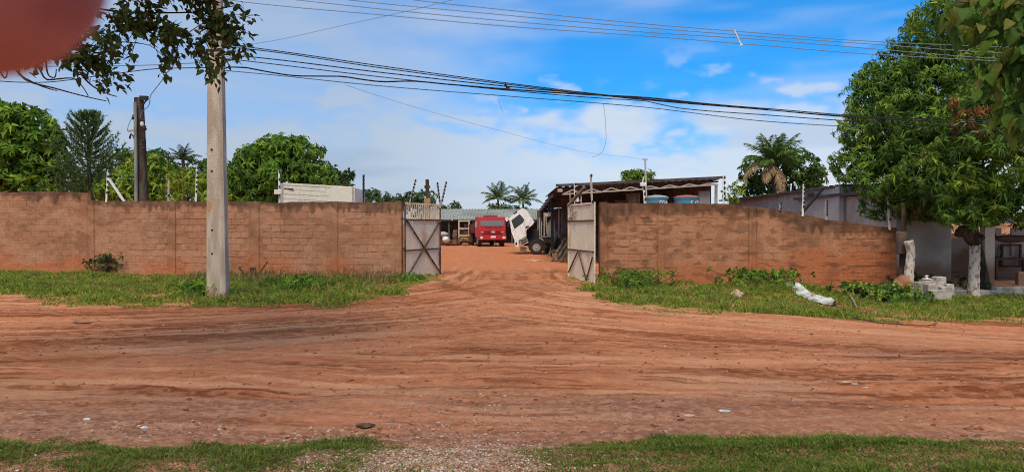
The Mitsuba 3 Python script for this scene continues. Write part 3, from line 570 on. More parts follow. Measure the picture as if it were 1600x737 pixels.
# timber pile by the right gate
k = thing('timber_pile', 'loose timber beams leaning on blocks behind the right gate', 'timber')
for a, b, Ya, Yb in (((862, 408), (884, 372), 33, 34), ((868, 408), (889, 376), 32.5, 33.5), ((876, 409), (892, 380), 32.5, 33), ((864, 391), (880, 391), 33.6, 33.6), ((864, 391), (866, 405), 33.6, 33.6)): part(k, 'timber', beam(P(*a, Ya), P(*b, Yb), .13, .09), 'old_wood')
for px, py in ((868, 405), (873, 407)): part(k, 'block', box(P(px, py - 3, 33.2), (.30, .25, .28), ch=.015), 'clay_tile')
one('wooden_plank', 'long plank leaning against the workshop beside the white truck', 'plank', beam(P(858, 399, 37.5), P(872, 361, 38.5), .12, .06), 'old_wood')
one('sand_patch', 'pale patch of spilled cement in front of the white truck', 'debris', trimesh.Trimesh(*(lambda m: (m.vertices * [.42, .3, .03] * (.6 + .8 * meshkit.noise(m.vertices * 3, 4))[:, None] + np.r_[GP(836, 408)[:2], Hs(*GP(836, 408)[:2])], m.faces))(trimesh.creation.icosphere(3, 1))), 'rock', True)

# ---------------------------------------------------------------- workshop, back shed, grey shed, house
def ridged(a, b, c, pitch=0.25, amp=0.03, thick=0.004):
    """A corrugated sheet: from a along (b - a), ridges running towards c."""
    a, b, c = (np.asarray(q, float) for q in (a, b, c)); L = np.linalg.norm(b - a); n = 4 * max(1, round(L / pitch)); e = (b - a) / L; g = c - a
    nn = np.cross(e, g); nn /= np.linalg.norm(nn); s = np.linspace(0, L, n + 1); h = amp * np.where((np.arange(n + 1) // 2) % 2, 1, -1)
    top = a + np.outer(s, e) + np.outer(h, nn); V = np.vstack([top, top + g, top - nn * thick, top + g - nn * thick]); N = n + 1; Q = []
    for i in range(n): Q += [[i, i + 1, N + i + 1, N + i], [2 * N + i + 1, 2 * N + i, 3 * N + i, 3 * N + i + 1], [i + 1, i, 2 * N + i, 2 * N + i + 1], [N + i, N + i + 1, 3 * N + i + 1, 3 * N + i]]
    return (V, Q)

k = thing('workshop', 'dark open sided workshop with a trussed sloping roof behind the right wall', 'workshop')
Yw = 30.0; A0, B0 = P(868, 293, Yw), P(1122, 280.5, Yw); dxy = (B0 - A0) / (B0[0] - A0[0])
rf = lambda x: A0 + dxy * (x - A0[0])
n = 8
for i in range(n):                                                           # roof sheets side by side, ridges running back
    a, b = rf(A0[0] + (B0[0] - A0[0]) * i / n), rf(A0[0] + (B0[0] - A0[0]) * (i + 1) / n - 0.01)
    part(k, 'roof_sheet', ridged(a + [0, -.25, .02 + .004 * (i % 2)], b + [0, -.25, .02 + .004 * (i % 2)], a + [0, 9.5, .02]), 'roof_dark')
for i, (ya, zz, xx) in enumerate(((33.5, 2.96, .95), (38.0, 2.90, 1.02), (42.5, 2.84, 1.08), (47, 2.78, 1.14), (51.5, 2.72, 1.2))):   # lower stepped eaves over the bays
    part(k, 'eave_sheet', ridged([xx + .9, ya - (3.2 if i == 0 else .1), zz + .12], [xx + .9, ya + 5.2, zz + .12], [xx + 5, ya - (3.2 if i == 0 else .1), zz + .5]), 'roof_dark')
    part(k, 'eave_beam', beam([xx + .95, ya, zz + .02], [xx + .95, ya + 4.4, zz + .02], .10, .14), 'roof_dark')
    part(k, 'post', box((xx + 1.1, ya + 4.2, zz / 2), (.14, .14, zz)), 'black_steel')
tr = part(k, 'truss', beam(A0 + [0, 0, -.12], B0 + [0, 0, -.08], .07, .07), 'rust')
lo0, lo1 = P(878, 304, Yw), P(1119, 289, Yw); part(tr, 'bottom_chord', beam(lo0 + [0, -.3, 0], lo1 + [0, -.3, 0], .055, .055), 'steel_pale')
nw = 8
for i in range(nw):
    a, b = lo0 + (lo1 - lo0) * (i + .0) / nw, lo0 + (lo1 - lo0) * (i + 1) / nw; m_ = rf((a[0] + b[0]) / 2) + [0, 0, -.14]
    part(tr, 'web', beam(a + [0, -.3, 0], m_ + [0, -.3, 0], .045), 'steel_pale'); part(tr, 'web', beam(m_ + [0, -.3, 0], b + [0, -.3, 0], .045), 'steel_pale')
part(k, 'ridge_cap', beam(A0 + [-.0, -.27, .07], B0 + [.12, -.27, .07], .06, .10), 'roof_dark')
part(k, 'rafter_end', box(P(875, 297.5, 29.6), (.18, .3, .12)), 'steel_pale')
part(k, 'post', cyl(np.r_[P(1119, 0, Yw)[:2], -.4], P(1119, 288, Yw), .06, 10), 'steel_pale')
part(k, 'back_wall', slab([(2.6, -.4), (8.2, -.4), (8.2, 3.62), (2.6, 3.26)], 39.1, 39.25), 'shade_toned_wall'); part(k, 'side_wall', slab([(8.05, -.4), (8.2, -.4), (8.2, 3.44), (8.05, 3.43)], 30.6, 39.1), 'shade_toned_wall')
part(k, 'end_wall', box((8.12 - .22, 30.5, 1.3), (.44, .12, 3.4)), 'plaster'); part(k, 'far_wall', slab([(1.9, -.2), (9.3, -.2), (9.3, 3.5), (1.9, 2.72)], 56.1, 56.3), 'shade_toned_wall')
part(k, 'inner_wall', slab([(6.6, -.1), (6.75, -.1), (6.75, 2.9), (6.6, 2.9)], 39.5, 56), 'shade_toned_wall')
part(k, 'switch_box', box(P(902, 311, 29.7), (.10, .1, .22)), 'lamp_white'); part(k, 'door_post', cat([beam(P(898, 296, 29.8), P(899, 330, 29.8), .05), beam(P(908, 304, 29.8), P(908, 330, 29.8), .05), beam(P(899, 313, 29.8), P(908, 313, 29.8), .05)]), 'steel_pale')
for i, (px, py, w_, h_, m_, l) in enumerate(((988, 312, .45, .5, 'old_wood', 'tan box on the workshop shelf left of the water tanks'), (975, 318, .7, .25, 'rust', 'long brown box low on the workshop shelf'), (987, 305, .16, .14, 'lamp_white', 'tiny white box atop the tan box in the workshop'))):
    one('storage_box', l, 'box', box(P(px, py, 31.0 + .05 * i), (w_, .5, h_), ch=.01), m_)
k = thing('shelf_rack', 'shelf rack carrying boxes inside the workshop', 'rack'); c = P(985, 322, 31.1)
part(k, 'board', box(c - [0, 0, .05], (1.6, .7, .06)), 'old_wood')
for s in (-.75, .75): part(k, 'upright', box((c[0] + s, c[1], (c[2] - .05) / 2), (.08, .6, c[2])), 'old_wood')
part(k, 'upright', beam([P(997, 0, 31)[0], 30.8, 0], P(997, 304, 30.8), .09), 'steel_pale')

def tank(label, xa, xb, lid, txt, Y=27.5):
    k = thing('water_tank', label, 'tank', 'water tanks behind the right wall'); c = (P(xa, 314, Y) + P(xb, 314, Y)) / 2; r = (xb - xa) / 2 / F * Y; zt = P(0, 310, Y)[2]
    part(k, 'body', lathe([(0, -1.0), (r * .82, -1.0), (r * .99, -.02), (r * 1.04, -.02), (r * 1.04, .03), (r * .9, .05), (0, .05)], (c[0], Y + r, zt), 32), 'tank_blue', 35)
    part(k, 'lid', lathe([(0, .06), (r * 1.07, .035), (r * 1.07, .07), (r * .7, .12), (0, .15)], (c[0], Y + r, zt), 32), lid, 35)
    t = meshkit.text_mesh(txt, 0.22, 0.012, True); v = t.vertices.copy(); v[:, 0] *= .40 / max(.1, np.ptp(v[:, 0])); v[:, 0] -= v[:, 0].mean()
    ang = v[:, 0] / r + .55 - .0; rr = r * (.985 - .16 * (0.35 - v[:, 1])) + v[:, 2] + .01; 
    t.vertices = np.c_[c[0] + rr * np.sin(ang), Y + r - rr * np.cos(ang), zt - .30 + v[:, 1]]; part(k, 'lettering', t, 'lamp_white')
    part(k, 'stand', box((c[0], Y + r, (zt - 1.0 - .4) / 2 + 0.0), (r * 1.6, r * 1.6, zt - 1.0 + .4)), 'grey_block')
    return k
tank('left blue water tank with a grey lid and white letters', 1013, 1047, 'tank_lid_grey', 'FGdr')
tank('right blue water tank with a reddish lid and white figures', 1058, 1097, 'tank_lid_red', '5.60')

k = thing('shed', 'long low open shed with a pale sheet roof at the back of the yard', 'shed'); Ys = 66.0
xs = np.linspace(P(660, 0, Ys)[0], P(850, 0, Ys)[0], 13); ze, zrg = P(0, 343, Ys)[2], P(0, 328.5, Ys + 5)[2]
for i in range(12): part(k, 'roof_sheet', ridged([xs[i], Ys - .3, ze + .02 * (i % 2) * .3], [xs[i + 1] - .01, Ys - .3, ze + .006 * (i % 2)], [xs[i], Ys + 6.2, zrg + .15], .3, .025), 'zinc_green')
part(k, 'back_wall', box(((xs[0] + xs[-1]) / 2, Ys + 6, .9), (xs[-1] - xs[0], .2, 3.2)), 'dark_wall'); part(k, 'end_wall', box((xs[0] + .1, Ys + 3, .8), (.2, 6, 2.2)), 'dark_wall'); part(k, 'end_wall', box((xs[-1] - .1, Ys + 3, .8), (.2, 6, 2.2)), 'dark_wall'); part(k, 'gutter', beam([xs[0], Ys - .32, ze - .04], [xs[-1], Ys - .32, ze - .04], .06, .12), 'roof_dark')  # the two end walls are added to shade the shed interior
for px in (701, 739, 772, 800, 825): part(k, 'post', box((P(px, 0, Ys)[0], Ys, ze / 2), (.15, .15, ze)), 'roof_dark')
part(k, 'drain_pipe', beam([P(707, 0, Ys)[0], Ys - .4, ze + .5], [P(707, 0, Ys)[0], Ys - .5, ze - .1], .12), 'zinc')
k = thing('machine_mast', 'dark mast on a worn yellow base standing up behind the left gate', 'mast')
part(k, 'base', cat([cyl(np.r_[P(668, 0, 40)[:2], 0], P(668, 316, 40), .14, 8), box(P(668, 315, 40), (.34, .25, .36), ch=.02)]), 'yellow_worn'); part(k, 'shaft', cyl(P(668, 316, 40), P(667.5, 281, 40), .10, 10), 'dark_pole'); part(k, 'collar', box(P(667.5, 292, 40), (.30, .16, .16), ch=.02), 'dark_pole'); part(k, 'cap', box(P(667.5, 281.5, 40), (.16, .16, .10), ch=.02), 'yellow_worn')

k = thing('metal_shed', 'grey corrugated metal shed behind the sloping brick wall', 'shed')
c0, c1 = P(1311, 291.5, 26.0), P(1139, 313, 41.5); c0[2] = c1[2] = 2.97
ed = (c1 - c0)[:2]; Ls = np.linalg.norm(ed); ed /= Ls; npan = 15
for i in range(npan):
    a, b = c0[:2] + ed * Ls * i / npan, c0[:2] + ed * (Ls * (i + 1) / npan + .008); o = np.array([-ed[1], ed[0]]) * .004 * (i % 2)
    hz = 2.97 + .03 * math.sin(i * 2.3); part(k, 'wall_sheet', ridged(np.r_[b + o, -.5], np.r_[a + o, -.5], np.r_[b + o, hz], .22, .018), 'zinc')
for i in range(4):
    a, b = c0 + [.7 * i, -.01 * i, 0], c0 + [.7 * i + .708, -.01 * i, 0]
    part(k, 'wall_sheet', ridged(np.r_[a[:2], -.6], np.r_[b[:2], -.6], np.r_[a[:2], 2.95], .22, .018), 'zinc')
part(k, 'roof_edge', beam(c0 + [-.05, -.18, .02], c0 + [3.3, -.32, .02], .30, .06), 'roof_dark')
part(k, 'roof', slab([(c0[0] - .02, 2.93), (c0[0] + 3.2, 2.95), (c0[0] + 3.2, 3.0), (c0[0] - .02, 3.0)], 26.3, 41), 'roof_dark')
for i in range(60): a = c0[:2] + ed * Ls * (i + .5) / 60; part(k, 'tile_end', box((a[0] - .02, a[1], 3.0), (.12, .10, .06)), 'roof_dark') if i % 2 == 0 else None
wv = part(k, 'window', box(P(1347, 330, 25.7), (.36, .1, .55)), 'glass_dark'); wc = P(1347, 330, 25.62)
for a in ((-.19, 0, .05, .62), (.19, 0, .05, .62), (0, .30, .42, .05), (0, -.32, .55, .07), (.02, 0, .04, .55)): part(wv, 'frame', box(wc + [a[0], -.03, a[1]], (a[2], .08, a[3])), 'lamp_white')
one('drain_pipe', 'black pipe slanting down the grey shed behind the fence post', 'pipe', tube([P(1286, 294, 25.6), P(1252, 334, 25.2)], .055, 8), 'black_steel')
one('spotlight', 'small dark spotlight on the top edge of the grey shed', 'lamp', cat([box(P(1267, 304, 27.5), (.22, .18, .16), ch=.02), beam(P(1267, 304, 27.6), P(1269, 300, 28.2), .05)]), 'black_steel')
# truck body standing behind the left wall
k = thing('cargo_truck', 'cream ribbed truck body showing above the left brick wall', 'truck')
a, b = P(443, 287, 27), P(552, 293.3, 27.4); dn_ = np.array([0, 0, -1.0])
for i in range(11): part(k, 'side_rib', beam(a + dn_ * (.12 + .17 * i) + [0, -.012 * (1 + i % 2), 0], b + dn_ * (.12 + .17 * i) + [0, -.012 * (1 + i % 2), 0], .05, .155), 'cream_panel')
part(k, 'box_body', slab([(a[0], a[2]), (a[0], a[2] - 2), (b[0], b[2] - 2), (b[0], b[2])], 27.22, 29.6), 'cream_panel')
part(k, 'corner_post', beam(a + [-.05, 0, .02], a + [-.05, 0, -2], .10), 'steel_pale'); part(k, 'corner_post', beam(b + [.03, 0, .02], b + [.03, 0, -2], .08), 'cream_panel'); part(k, 'top_rail', beam(a + [0, -.03, 0], b + [0, -.03, 0], .06, .07), 'cream_panel')
for t in (.08, .91): c = a + (b - a) * t + [0, -.06, -.17]; part(k, 'marker', beam(c - [.17, 0, 0], c + [.17, 0, -.02], .03, .05), 'rust')
part(k, 'chassis', box(((a[0] + b[0]) / 2, 28.4, .72), (b[0] - a[0] + .6, .9, .2)), 'black_steel')
for t in (.2, .8):
    for s_ in (27.5, 29.3): wheel(k, (a[0] + (b[0] - a[0]) * t, s_, .45), .45, .25, [0, 1, 0])

# house on the right, porch and neighbour roof
k = thing('house', 'pale plastered house with a deep shaded porch behind the mango tree', 'house'); Yh = 22.6
h0, h1 = P(1403, 0, Yh)[0], P(1490, 0, Yh)[0]
part(k, 'front_wall', box(((h0 + h1) / 2, Yh + 2.0, 1.0), (h1 - h0, 4.0, 3.2), ch=.01), 'plaster')
xr = 21.0
part(k, 'porch_beam', beam([h1 + .0, Yh + .1, 1.78], [xr, Yh + .1, 1.78], .2, .24), 'plaster'); part(k, 'porch_roof', slab([(h0 - .3, 2.62), (xr, 2.62), (xr, 2.72), (h0 - .3, 2.72)], Yh - .5, Yh + 7.5), 'roof_dark')
part(k, 'porch_fascia', beam([h0 - .3, Yh - .5, 2.45], [xr, Yh - .5, 2.45], .05, .4), 'roof_dark')
part(k, 'porch_floor', box(((h1 + xr) / 2, Yh + 3.8, -.33), (xr - h1, 7.4, .2)), 'clay_tile')
part(k, 'low_wall', box(((h1 + xr) / 2 + 1.2, Yh + .3, -.08), (xr - h1 - 2.0, .15, .5)), 'plaster'); part(k, 'inner_wall', box((h1 + .65, Yh + 3.6, .9), (1.3, .15, 2.6)), 'plaster')
part(k, 'back_wall', box(((h1 + xr) / 2 + 1.3, Yh + 7.2, .35), (xr - h1 - 2.6, .15, 1.5)), 'plaster')
part(k, 'porch_post', box((P(1546, 0, Yh + .1)[0], Yh + .1, .7), (.30, .25, 2.4)), 'plaster'); part(k, 'porch_post', box((xr - .3, Yh + .1, .7), (.25, .25, 2.4)), 'plaster')
for px in (1556, 1597): part(k, 'light_panel', box((P(px + 4, 0, 29.2)[0], 29.2, .95), (.35 if px < 1580 else .9, .1, 1.1)), 'plaster')
part(k, 'window_recess', box(P(1578, 397, 29.3), (.8, .14, .9)), 'plaster'); f_ = P(1578, 399, 29.1)
for a in ((-.36, 0, .08, .9), (.36, 0, .08, .9), (0, .42, .8, .07), (0, -.42, .8, .07)): part(k, 'window_frame', box(f_ + [a[0], -.06, a[1]], (a[2], .06, a[3])), 'rust')
k = thing('neighbour_house', 'orange tiled roof of a far house seen through the porch', 'house'); Yn = 38.0
e0, e1, zt_, zb_ = P(1488, 0, Yn)[0], P(1700, 0, Yn)[0], P(0, 342, Yn + 3)[2], P(0, 364, Yn)[2]
for i in range(24): xa = e0 + (e1 - e0) * i / 24; part(k, 'tile_row', ridged([xa, Yn, zb_], [xa + (e1 - e0) / 24 - .01, Yn, zb_], [xa, Yn + 3, zt_], .2, .04), 'clay_tile')
part(k, 'wall', box(((e0 + e1) / 2, Yn + 3, zb_ / 2 - .3), (e1 - e0, 4, zb_ + .5)), 'plaster')
k = thing('table', 'dark table under a cloth in the shaded porch', 'table'); c = P(1578, 425, Yh + 3)
part(k, 'tabletop', box((c[0], c[1], .45), (1.6, .9, .05), ch=.01), 'dark_wall')
for s in (-1, 1):
    for t in (-1, 1): part(k, 'leg', box((c[0] + s * .72, c[1] + t * .38, .1), (.07, .07, .7)), 'dark_wall')
k = thing('hanging_hammock', 'dark hammock slung under the porch roof', 'hammock'); part(k, 'cloth', trimesh.Trimesh(*(lambda m: (np.c_[m.vertices[:, 0] * 1.0, m.vertices[:, 1] * .35, m.vertices[:, 2] * .28 * (1 - .5 * (m.vertices[:, 2] > 0))] + P(1582, 371, Yh + 2), m.faces))(trimesh.creation.icosphere(3, .62))), 'dark_wall', True); 
c = P(1582, 371, Yh + 2)
for s in (-1, 1): part(k, 'rope', cyl(c + [s * .55, 0, .05], c + [s * .95, 0, .75 if False else 1.0], .02, 6), 'cable')
for i, (px, py, w_, h_) in enumerate(((1510, 462, 1.1, .24), (1545, 463, .9, .2), (1580, 461, 1.0, .28), (1488, 459, .5, .25), (1612, 461, .9, .25))):
    c = P(px, py, 20.4 + .1 * i); one('kerb_stone', ('long low kerb stone at the foot of the whitewashed stump', 'grey kerb stone between the stump and the porch table', 'rounded kerb stone at the right edge before the porch', 'kerb stone beside the block pile', 'outermost kerb stone at the right')[i], 'stone', box((c[0], c[1], Hs(c[0], c[1]) + h_ / 2 - .03), (w_, .25, h_), .03 * i, .03), 'grey_block')
bl = [(1441, 452, .36, .42, 20.0), (1452, 455, .22, .40, 19.8), (1462, 449, .3, .34, 20.1), (1467, 439.5, .28, .26, 20.1), (1476, 458, .26, .36, 19.9), (1482, 452, .2, .3, 20.0), (1449, 442, .34, .16, 20.05), (1462, 460, .4, .24, 19.6)]
bn = ['leftmost grey block of the small block pile', 'narrow grey block second from the left in the pile', 'middle grey block of the pile', 'pale block on top of the middle of the pile', 'block at the lower right of the pile', 'whitish rightmost block of the pile', 'thin slab lying on the left blocks of the pile', 'low front block of the pile in the grass']
for (px, py, w_, h_, Y), l in zip(bl, bn): c = P(px, py, Y - .8); one('concrete_block', l, 'block', box(c, (w_ * .96, .22, h_ * .96), .15 * math.sin(px), .012), 'grey_block', group='loose blocks piled before the house')
c = P(1448, 436, 19.25); one('garden_ornament', 'small pale two tiered ornament standing on the block pile', 'ornament', lathe([(0, -.14), (.10, -.14), (.04, -.08), (.04, -.02), (.12, .0), (.12, .02), (.03, .03), (.03, .07), (.06, .08), (0, .11)], c, 14), 'lamp_white', 35)
# whitewashed trunks, hanging box
def trunk_mesh(pts, rad, seed, n=12, lump=.18):
    p = smooth_path(np.c_[np.asarray(pts, float), rad], 26); m = tube(p[:, :3], p[:, 3], n); v = m.vertices; c = np.repeat(p[:, :3], n, 0); c = np.vstack([c, p[:1, :3], p[-1:, :3]])
    m.vertices = c + (v - c) * (1 - lump / 2 + lump * meshkit.noise(v * 9, seed)[:, None]) ; return m
k = thing('pollard_tree', 'leaning whitewashed tree stump beside the end of the brick wall', 'tree')
part(k, 'trunk', trunk_mesh([P(1419, 462, 20.2), P(1420, 430, 20.2), P(1423, 395, 20.2), P(1419, 376, 20.2)], [.17, .13, .11, .12], 4), 'whitewash', True)
part(k, 'dark_stem', trunk_mesh([P(1408, 455, 20.6), P(1411, 400, 20.6), P(1412, 345, 20.6), P(1410, 318, 20.8)], [.11, .09, .07, .05], 5), 'bark', True)
k = thing('pollard_tree', 'upright whitewashed tree stump with gnarled cut limbs before the porch', 'tree')
part(k, 'trunk', trunk_mesh([P(1521, 468, 20.2), P(1522, 430, 20.2), P(1523, 395, 20.2), P(1522, 376, 20.2)], [.16, .135, .13, .15], 7), 'whitewash', True)
part(k, 'limb', trunk_mesh([P(1523, 380, 20.2), P(1514, 370, 20.1), P(1504, 360, 20.0), P(1497, 368, 19.9)], [.14, .15, .15, .09], 8, lump=.4), 'bark', True); part(k, 'limb', trunk_mesh([P(1521, 378, 20.2), P(1530, 372, 20.3), P(1537, 370, 20.3)], [.13, .10, .07], 9, lump=.4), 'bark', True)
one('meter_box', 'dark box hanging at the right end of the brick wall', 'box', box(P(1408, 379, 20.5), (.22, .2, .62), ch=.02), 'dark_wall')
one('boulder', 'reddish stone at the foot of the whitewashed stump', 'rock', trimesh.Trimesh(*(lambda m: (m.vertices * (.75 + .5 * meshkit.noise(m.vertices * 5, 2))[:, None] + P(1410, 446, 20.0), m.faces))(trimesh.creation.icosphere(3, .24))), 'clay_tile', True)

# ---------------------------------------------------------------- leaves
def leaf_mesh(base, dirn, up, L, W, droop, col):
    """Folded five-point leaves: base, tip, drooping midrib, two raised edges."""
    dirn = dirn / np.linalg.norm(dirn, axis=1, keepdims=True); s = np.cross(dirn, up); s /= np.maximum(np.linalg.norm(s, axis=1, keepdims=True), 1e-6); n = np.cross(s, dirn)
    L, W, droop = L[:, None], W[:, None], droop[:, None]
    mid = base + dirn * L * .48 + n * droop * L * .12; tip = base + dirn * L * .95 - n * droop * L * .45
    l, r = mid + s * W / 2 + n * W * .22, mid - s * W / 2 + n * W * .22
    V = np.stack([base, l, mid, r, tip], 1).reshape(-1, 3); o = np.arange(len(base))[:, None] * 5
    Fc = np.stack([o + [0, 2, 1], o + [1, 2, 4], o + [0, 3, 2], o + [2, 3, 4]], 1).reshape(-1, 3)
    return V, Fc, np.repeat(col, 5, 0)

def crown_points(blobs, per, r, shell=.55, cut=None):
    out, nrm = [], []
    for c, rad in blobs:
        c, rad = np.asarray(c, float), np.asarray(rad, float); k = int(per * (rad[0] * rad[1] * rad[2]) ** (2 / 3)); d = r.normal(size=(k, 3)); d /= np.linalg.norm(d, axis=1, keepdims=True)
        q = d * (shell + (1 - shell) * r.random((k, 1)) ** .6); pts = c + q * rad
        keep = meshkit.noise(pts * 1.3, 17) > .22
        out.append(pts[keep]); nrm.append(d[keep])
    return np.vstack(out), np.vstack(nrm)

def whorls(pts, nrm, r, nl, L, W, droop, pal, jit=.25, yellow=0.0, ycol=(.2, .2, .03), outw=.7):
    k = len(pts); ax = nrm * outw + r.normal(size=(k, 3)) * .35 + [0, 0, .35]; ax /= np.linalg.norm(ax, axis=1, keepdims=True)
    a = np.repeat(ax, nl, 0); side = r.normal(size=(k * nl, 3)); side -= a * (side * a).sum(1, keepdims=True); side /= np.linalg.norm(side, axis=1, keepdims=True)
    d = side * .85 + a * (.15 + .5 * r.random((k * nl, 1))); d[:, 2] -= droop * (.5 + r.random(k * nl))
    base = np.repeat(pts, nl, 0) + a * r.random((k * nl, 1)) * L * .3
    pal = np.asarray(pal); ci = np.repeat(r.integers(len(pal), size=k), nl); col = pal[ci] * (1 + jit * r.normal(size=(k * nl, 1))).clip(.4, 1.8)
    y = np.repeat(r.random(k) < yellow, nl); col[y] = np.array(ycol) * (.8 + .4 * r.random((y.sum(), 1)))
    return leaf_mesh(base, d, a + r.normal(size=a.shape) * .2, L * (.7 + .6 * r.random(k * nl)), W * (.7 + .6 * r.random(k * nl)), .5 + r.random(k * nl) * .7, col)

def put_leaves(parent, name, Ls, kind='stuff'):
    o, V, Fc, C = 0, [], [], []
    for v, f, c in Ls: V.append(v); Fc.append(f + o); C.append(c); o += len(v)
    return part(parent, name, (np.vstack(V), np.vstack(Fc)), 'leaf', False, color=np.clip(np.vstack(C), .004, .9), kind=kind)

def limbs(parent, foot, blobs, r, r0=.2, z_fork=.35, bsdf='bark'):
    foot = np.asarray(foot, float); cen = np.mean([b[0] for b in blobs], 0); fork = foot + (cen - foot) * z_fork
    part(parent, 'trunk', trunk_mesh([foot - [0, 0, .3], foot + (fork - foot) * .5 + r.normal(size=3) * .05, fork], [r0 * 1.25, r0, r0 * .85], 3), bsdf, True)
    for c, rad in blobs[:14]:
        c = np.asarray(c, float); m = (fork + c) / 2 + r.normal(size=3) * .2 - [0, 0, .1]; part(parent, 'limb', tube(smooth_path(np.c_[np.stack([fork - [0, 0, .1], m, c]), [r0 * .5, r0 * .33, r0 * .10]], 9)[:, :3], np.linspace(r0 * .5, r0 * .1, 9), 7), bsdf, True)

def broad_tree(label, foot, blobs, per, nl, L, W, droop, pal, seed, r0=.2, shell=.55, outw=.7, name='tree', **kw):
    r = np.random.default_rng(seed); k = thing(name, label, 'tree'); limbs(k, foot, blobs, r, r0)
    p, n = crown_points(blobs, per, r, shell); put_leaves(k, 'crown', [whorls(p, n, r, nl, L, W, droop, pal, outw=outw, **kw)]); return k

def blobset(c, rad, n, r, size=.45, flat=1.0):
    out = []
    for i in range(n):
        d = r.normal(size=3); d /= np.linalg.norm(d); q = np.asarray(c) + d * np.asarray(rad) * (.35 + .42 * r.random()); s = size * (.75 + .5 * r.random()); out.append((q, np.asarray(rad) * s * [1, 1, flat]))
    return out

G1 = [(0.152, 0.275, 0.036), (0.109, 0.211, 0.031), (0.217, 0.333, 0.043), (0.094, 0.179, 0.036)]
GM = [(0.123, 0.230, 0.043), (0.087, 0.173, 0.036), (0.181, 0.301, 0.050), (0.239, 0.352, 0.055), (0.065, 0.134, 0.034)]
GY = [(0.334, 0.397, 0.048), (0.246, 0.333, 0.043), (0.167, 0.256, 0.041)]
GD = [(0.080, 0.140, 0.043), (0.052, 0.090, 0.036), (0.094, 0.141, 0.050)]
r = np.random.default_rng(5)
# big mango at the right: hanging whorls of long leaves
mc = P(1530, 150, 21.0)
mb = [(P(x, y, Y), np.array([a, a * .95, b])) for x, y, Y, a, b in ((1372, 205, 20, .95, .75), (1345, 250, 19.8, .75, .55), (1400, 130, 20.5, 1.1, .9), (1375, 165, 20.6, .8, .6), (1448, 80, 21, 1.05, .85), (1405, 98, 21.4, .65, .5), (1510, 36, 21.5, 1.5, 1.1), (1490, 130, 19.4, 1.4, 1.1), (1430, 190, 19.2, 1.2, .9),
      (1450, 262, 18.9, 1.2, .8), (1400, 285, 19.3, .85, .6), (1540, 240, 18.8, 1.4, 1.0), (1580, 130, 20, 1.6, 1.2), (1600, 40, 21.5, 1.7, 1.3), (1620, 230, 19.5, 1.4, 1.1), (1500, 290, 19.4, 1.1, .55), (1580, 300, 19.6, 1.2, .6), (1440, 320, 19.9, .7, .38), (1380, 320, 20.2, .6, .35), (1660, 150, 21, 1.8, 1.6), (1560, -40, 22, 1.7, 1.2), (1680, 290, 20, 1.3, .7), (1700, 20, 22, 1.8, 1.4), (1370, 118, 20.6, .6, .45), (1470, 40, 21.3, .9, .7), (1348, 150, 20.4, .6, .45), (1345, 205, 20, .65, .5), (1338, 258, 19.8, .6, .45), (1420, 305, 19.4, .8, .45), (1470, 215, 18.9, 1.2, .9), (1550, 180, 18.9, 1.3, 1.0), (1360, 275, 19.6, .7, .5), (1545, 318, 19.6, 1.2, .45), (1515, 328, 19.2, .9, .35), (1600, 325, 19.2, 1.1, .4))]
mb = [(c + [c[0] * .13, c[1] * .13, (c[2] - EYE) * .13], q * 1.13) if c[0] / c[1] < .6 else (c, q) for c, q in mb]
mb += [(P(x, y, Y), np.array([1.6, 1.3, 1.3])) for x, y, Y in ((1450, 160, 22.5), (1530, 230, 22.5), (1540, 90, 23), (1620, 180, 23), (1450, 240, 22))]
k = thing('mango_tree', 'big dense mango tree with long drooping leaves at the right', 'tree')
tb = np.r_[P(1545, 0, 21.4)[:2], -.45]; limbs(k, tb, mb, r, .19, .45)
p, n = crown_points(mb, 125, r, .5)
put_leaves(k, 'crown', [whorls(p[::2], n[::2], r, 12, .28, .056, .5, GM, jit=.32, yellow=.03, ycol=(.24, .29, .05)), whorls(p[1::2], n[1::2], r, 10, .20, .048, .7, GM, jit=.35, yellow=.012, ycol=(.26, .15, .06))])
dp = P(1527, 178, 18.2); q = dp + r.normal(size=(26, 3)) * [.28, .2, .17]
put_leaves(k, 'dead_leaf_cluster', [whorls(q, r.normal(size=(26, 3)), r, 12, .30, .045, 2.4, [(.30, .15, .06), (.20, .10, .045), (.14, .07, .03)])])
GMd = [(.030, .060, .018)]
# trees behind the left wall
LBB = [(P(x, y, 38), np.array([a, a, b])) for x, y, a, b in ((-30, 205, 2.4, 1.6), (35, 200, 1.5, 1.1), (62, 222, 1.2, .8), (10, 245, 2.0, 1.2), (70, 255, 1.3, 1.0), (25, 285, 1.8, 1.0), (85, 290, 1.3, .9), (-70, 260, 2.4, 2.0), (-20, 178, 1.3, .7), (30, 180, .9, .55), (-110, 190, 2.4, 1.8))]
broad_tree('large bright green tree at the far left edge behind the wall', (P(0, 0, 38.5)[0], 38.5, 0), LBB, 58, 9, .42, .17, .25, G1, 11, .3)
b2 = [(P(x, y, 33), np.array([a, a, b])) for x, y, a, b in ((195, 285, .9, .7), (240, 275, 1.0, .8), (255, 300, .8, .6), (210, 305, .8, .5), (180, 300, .8, .6), (230, 258, .8, .5))]
broad_tree('leafy green tree behind the dark wooden pole', (P(225, 0, 33)[0], 33, 0), b2, 75, 9, .36, .11, .5, G1 + GY, 12, .14)
b3 = [(P(x, y, 30), np.array([a, a, b])) for x, y, a, b in ((285, 278, .55, .4), (300, 298, .6, .45), (268, 300, .5, .4), (330, 300, .7, .5), (315, 280, .5, .35))]
broad_tree('yellowish leafy mango between the two left poles', (P(295, 0, 30)[0], 30, 0), b3, 90, 11, .34, .07, .8, GY, 13, .1, name='mango_tree')
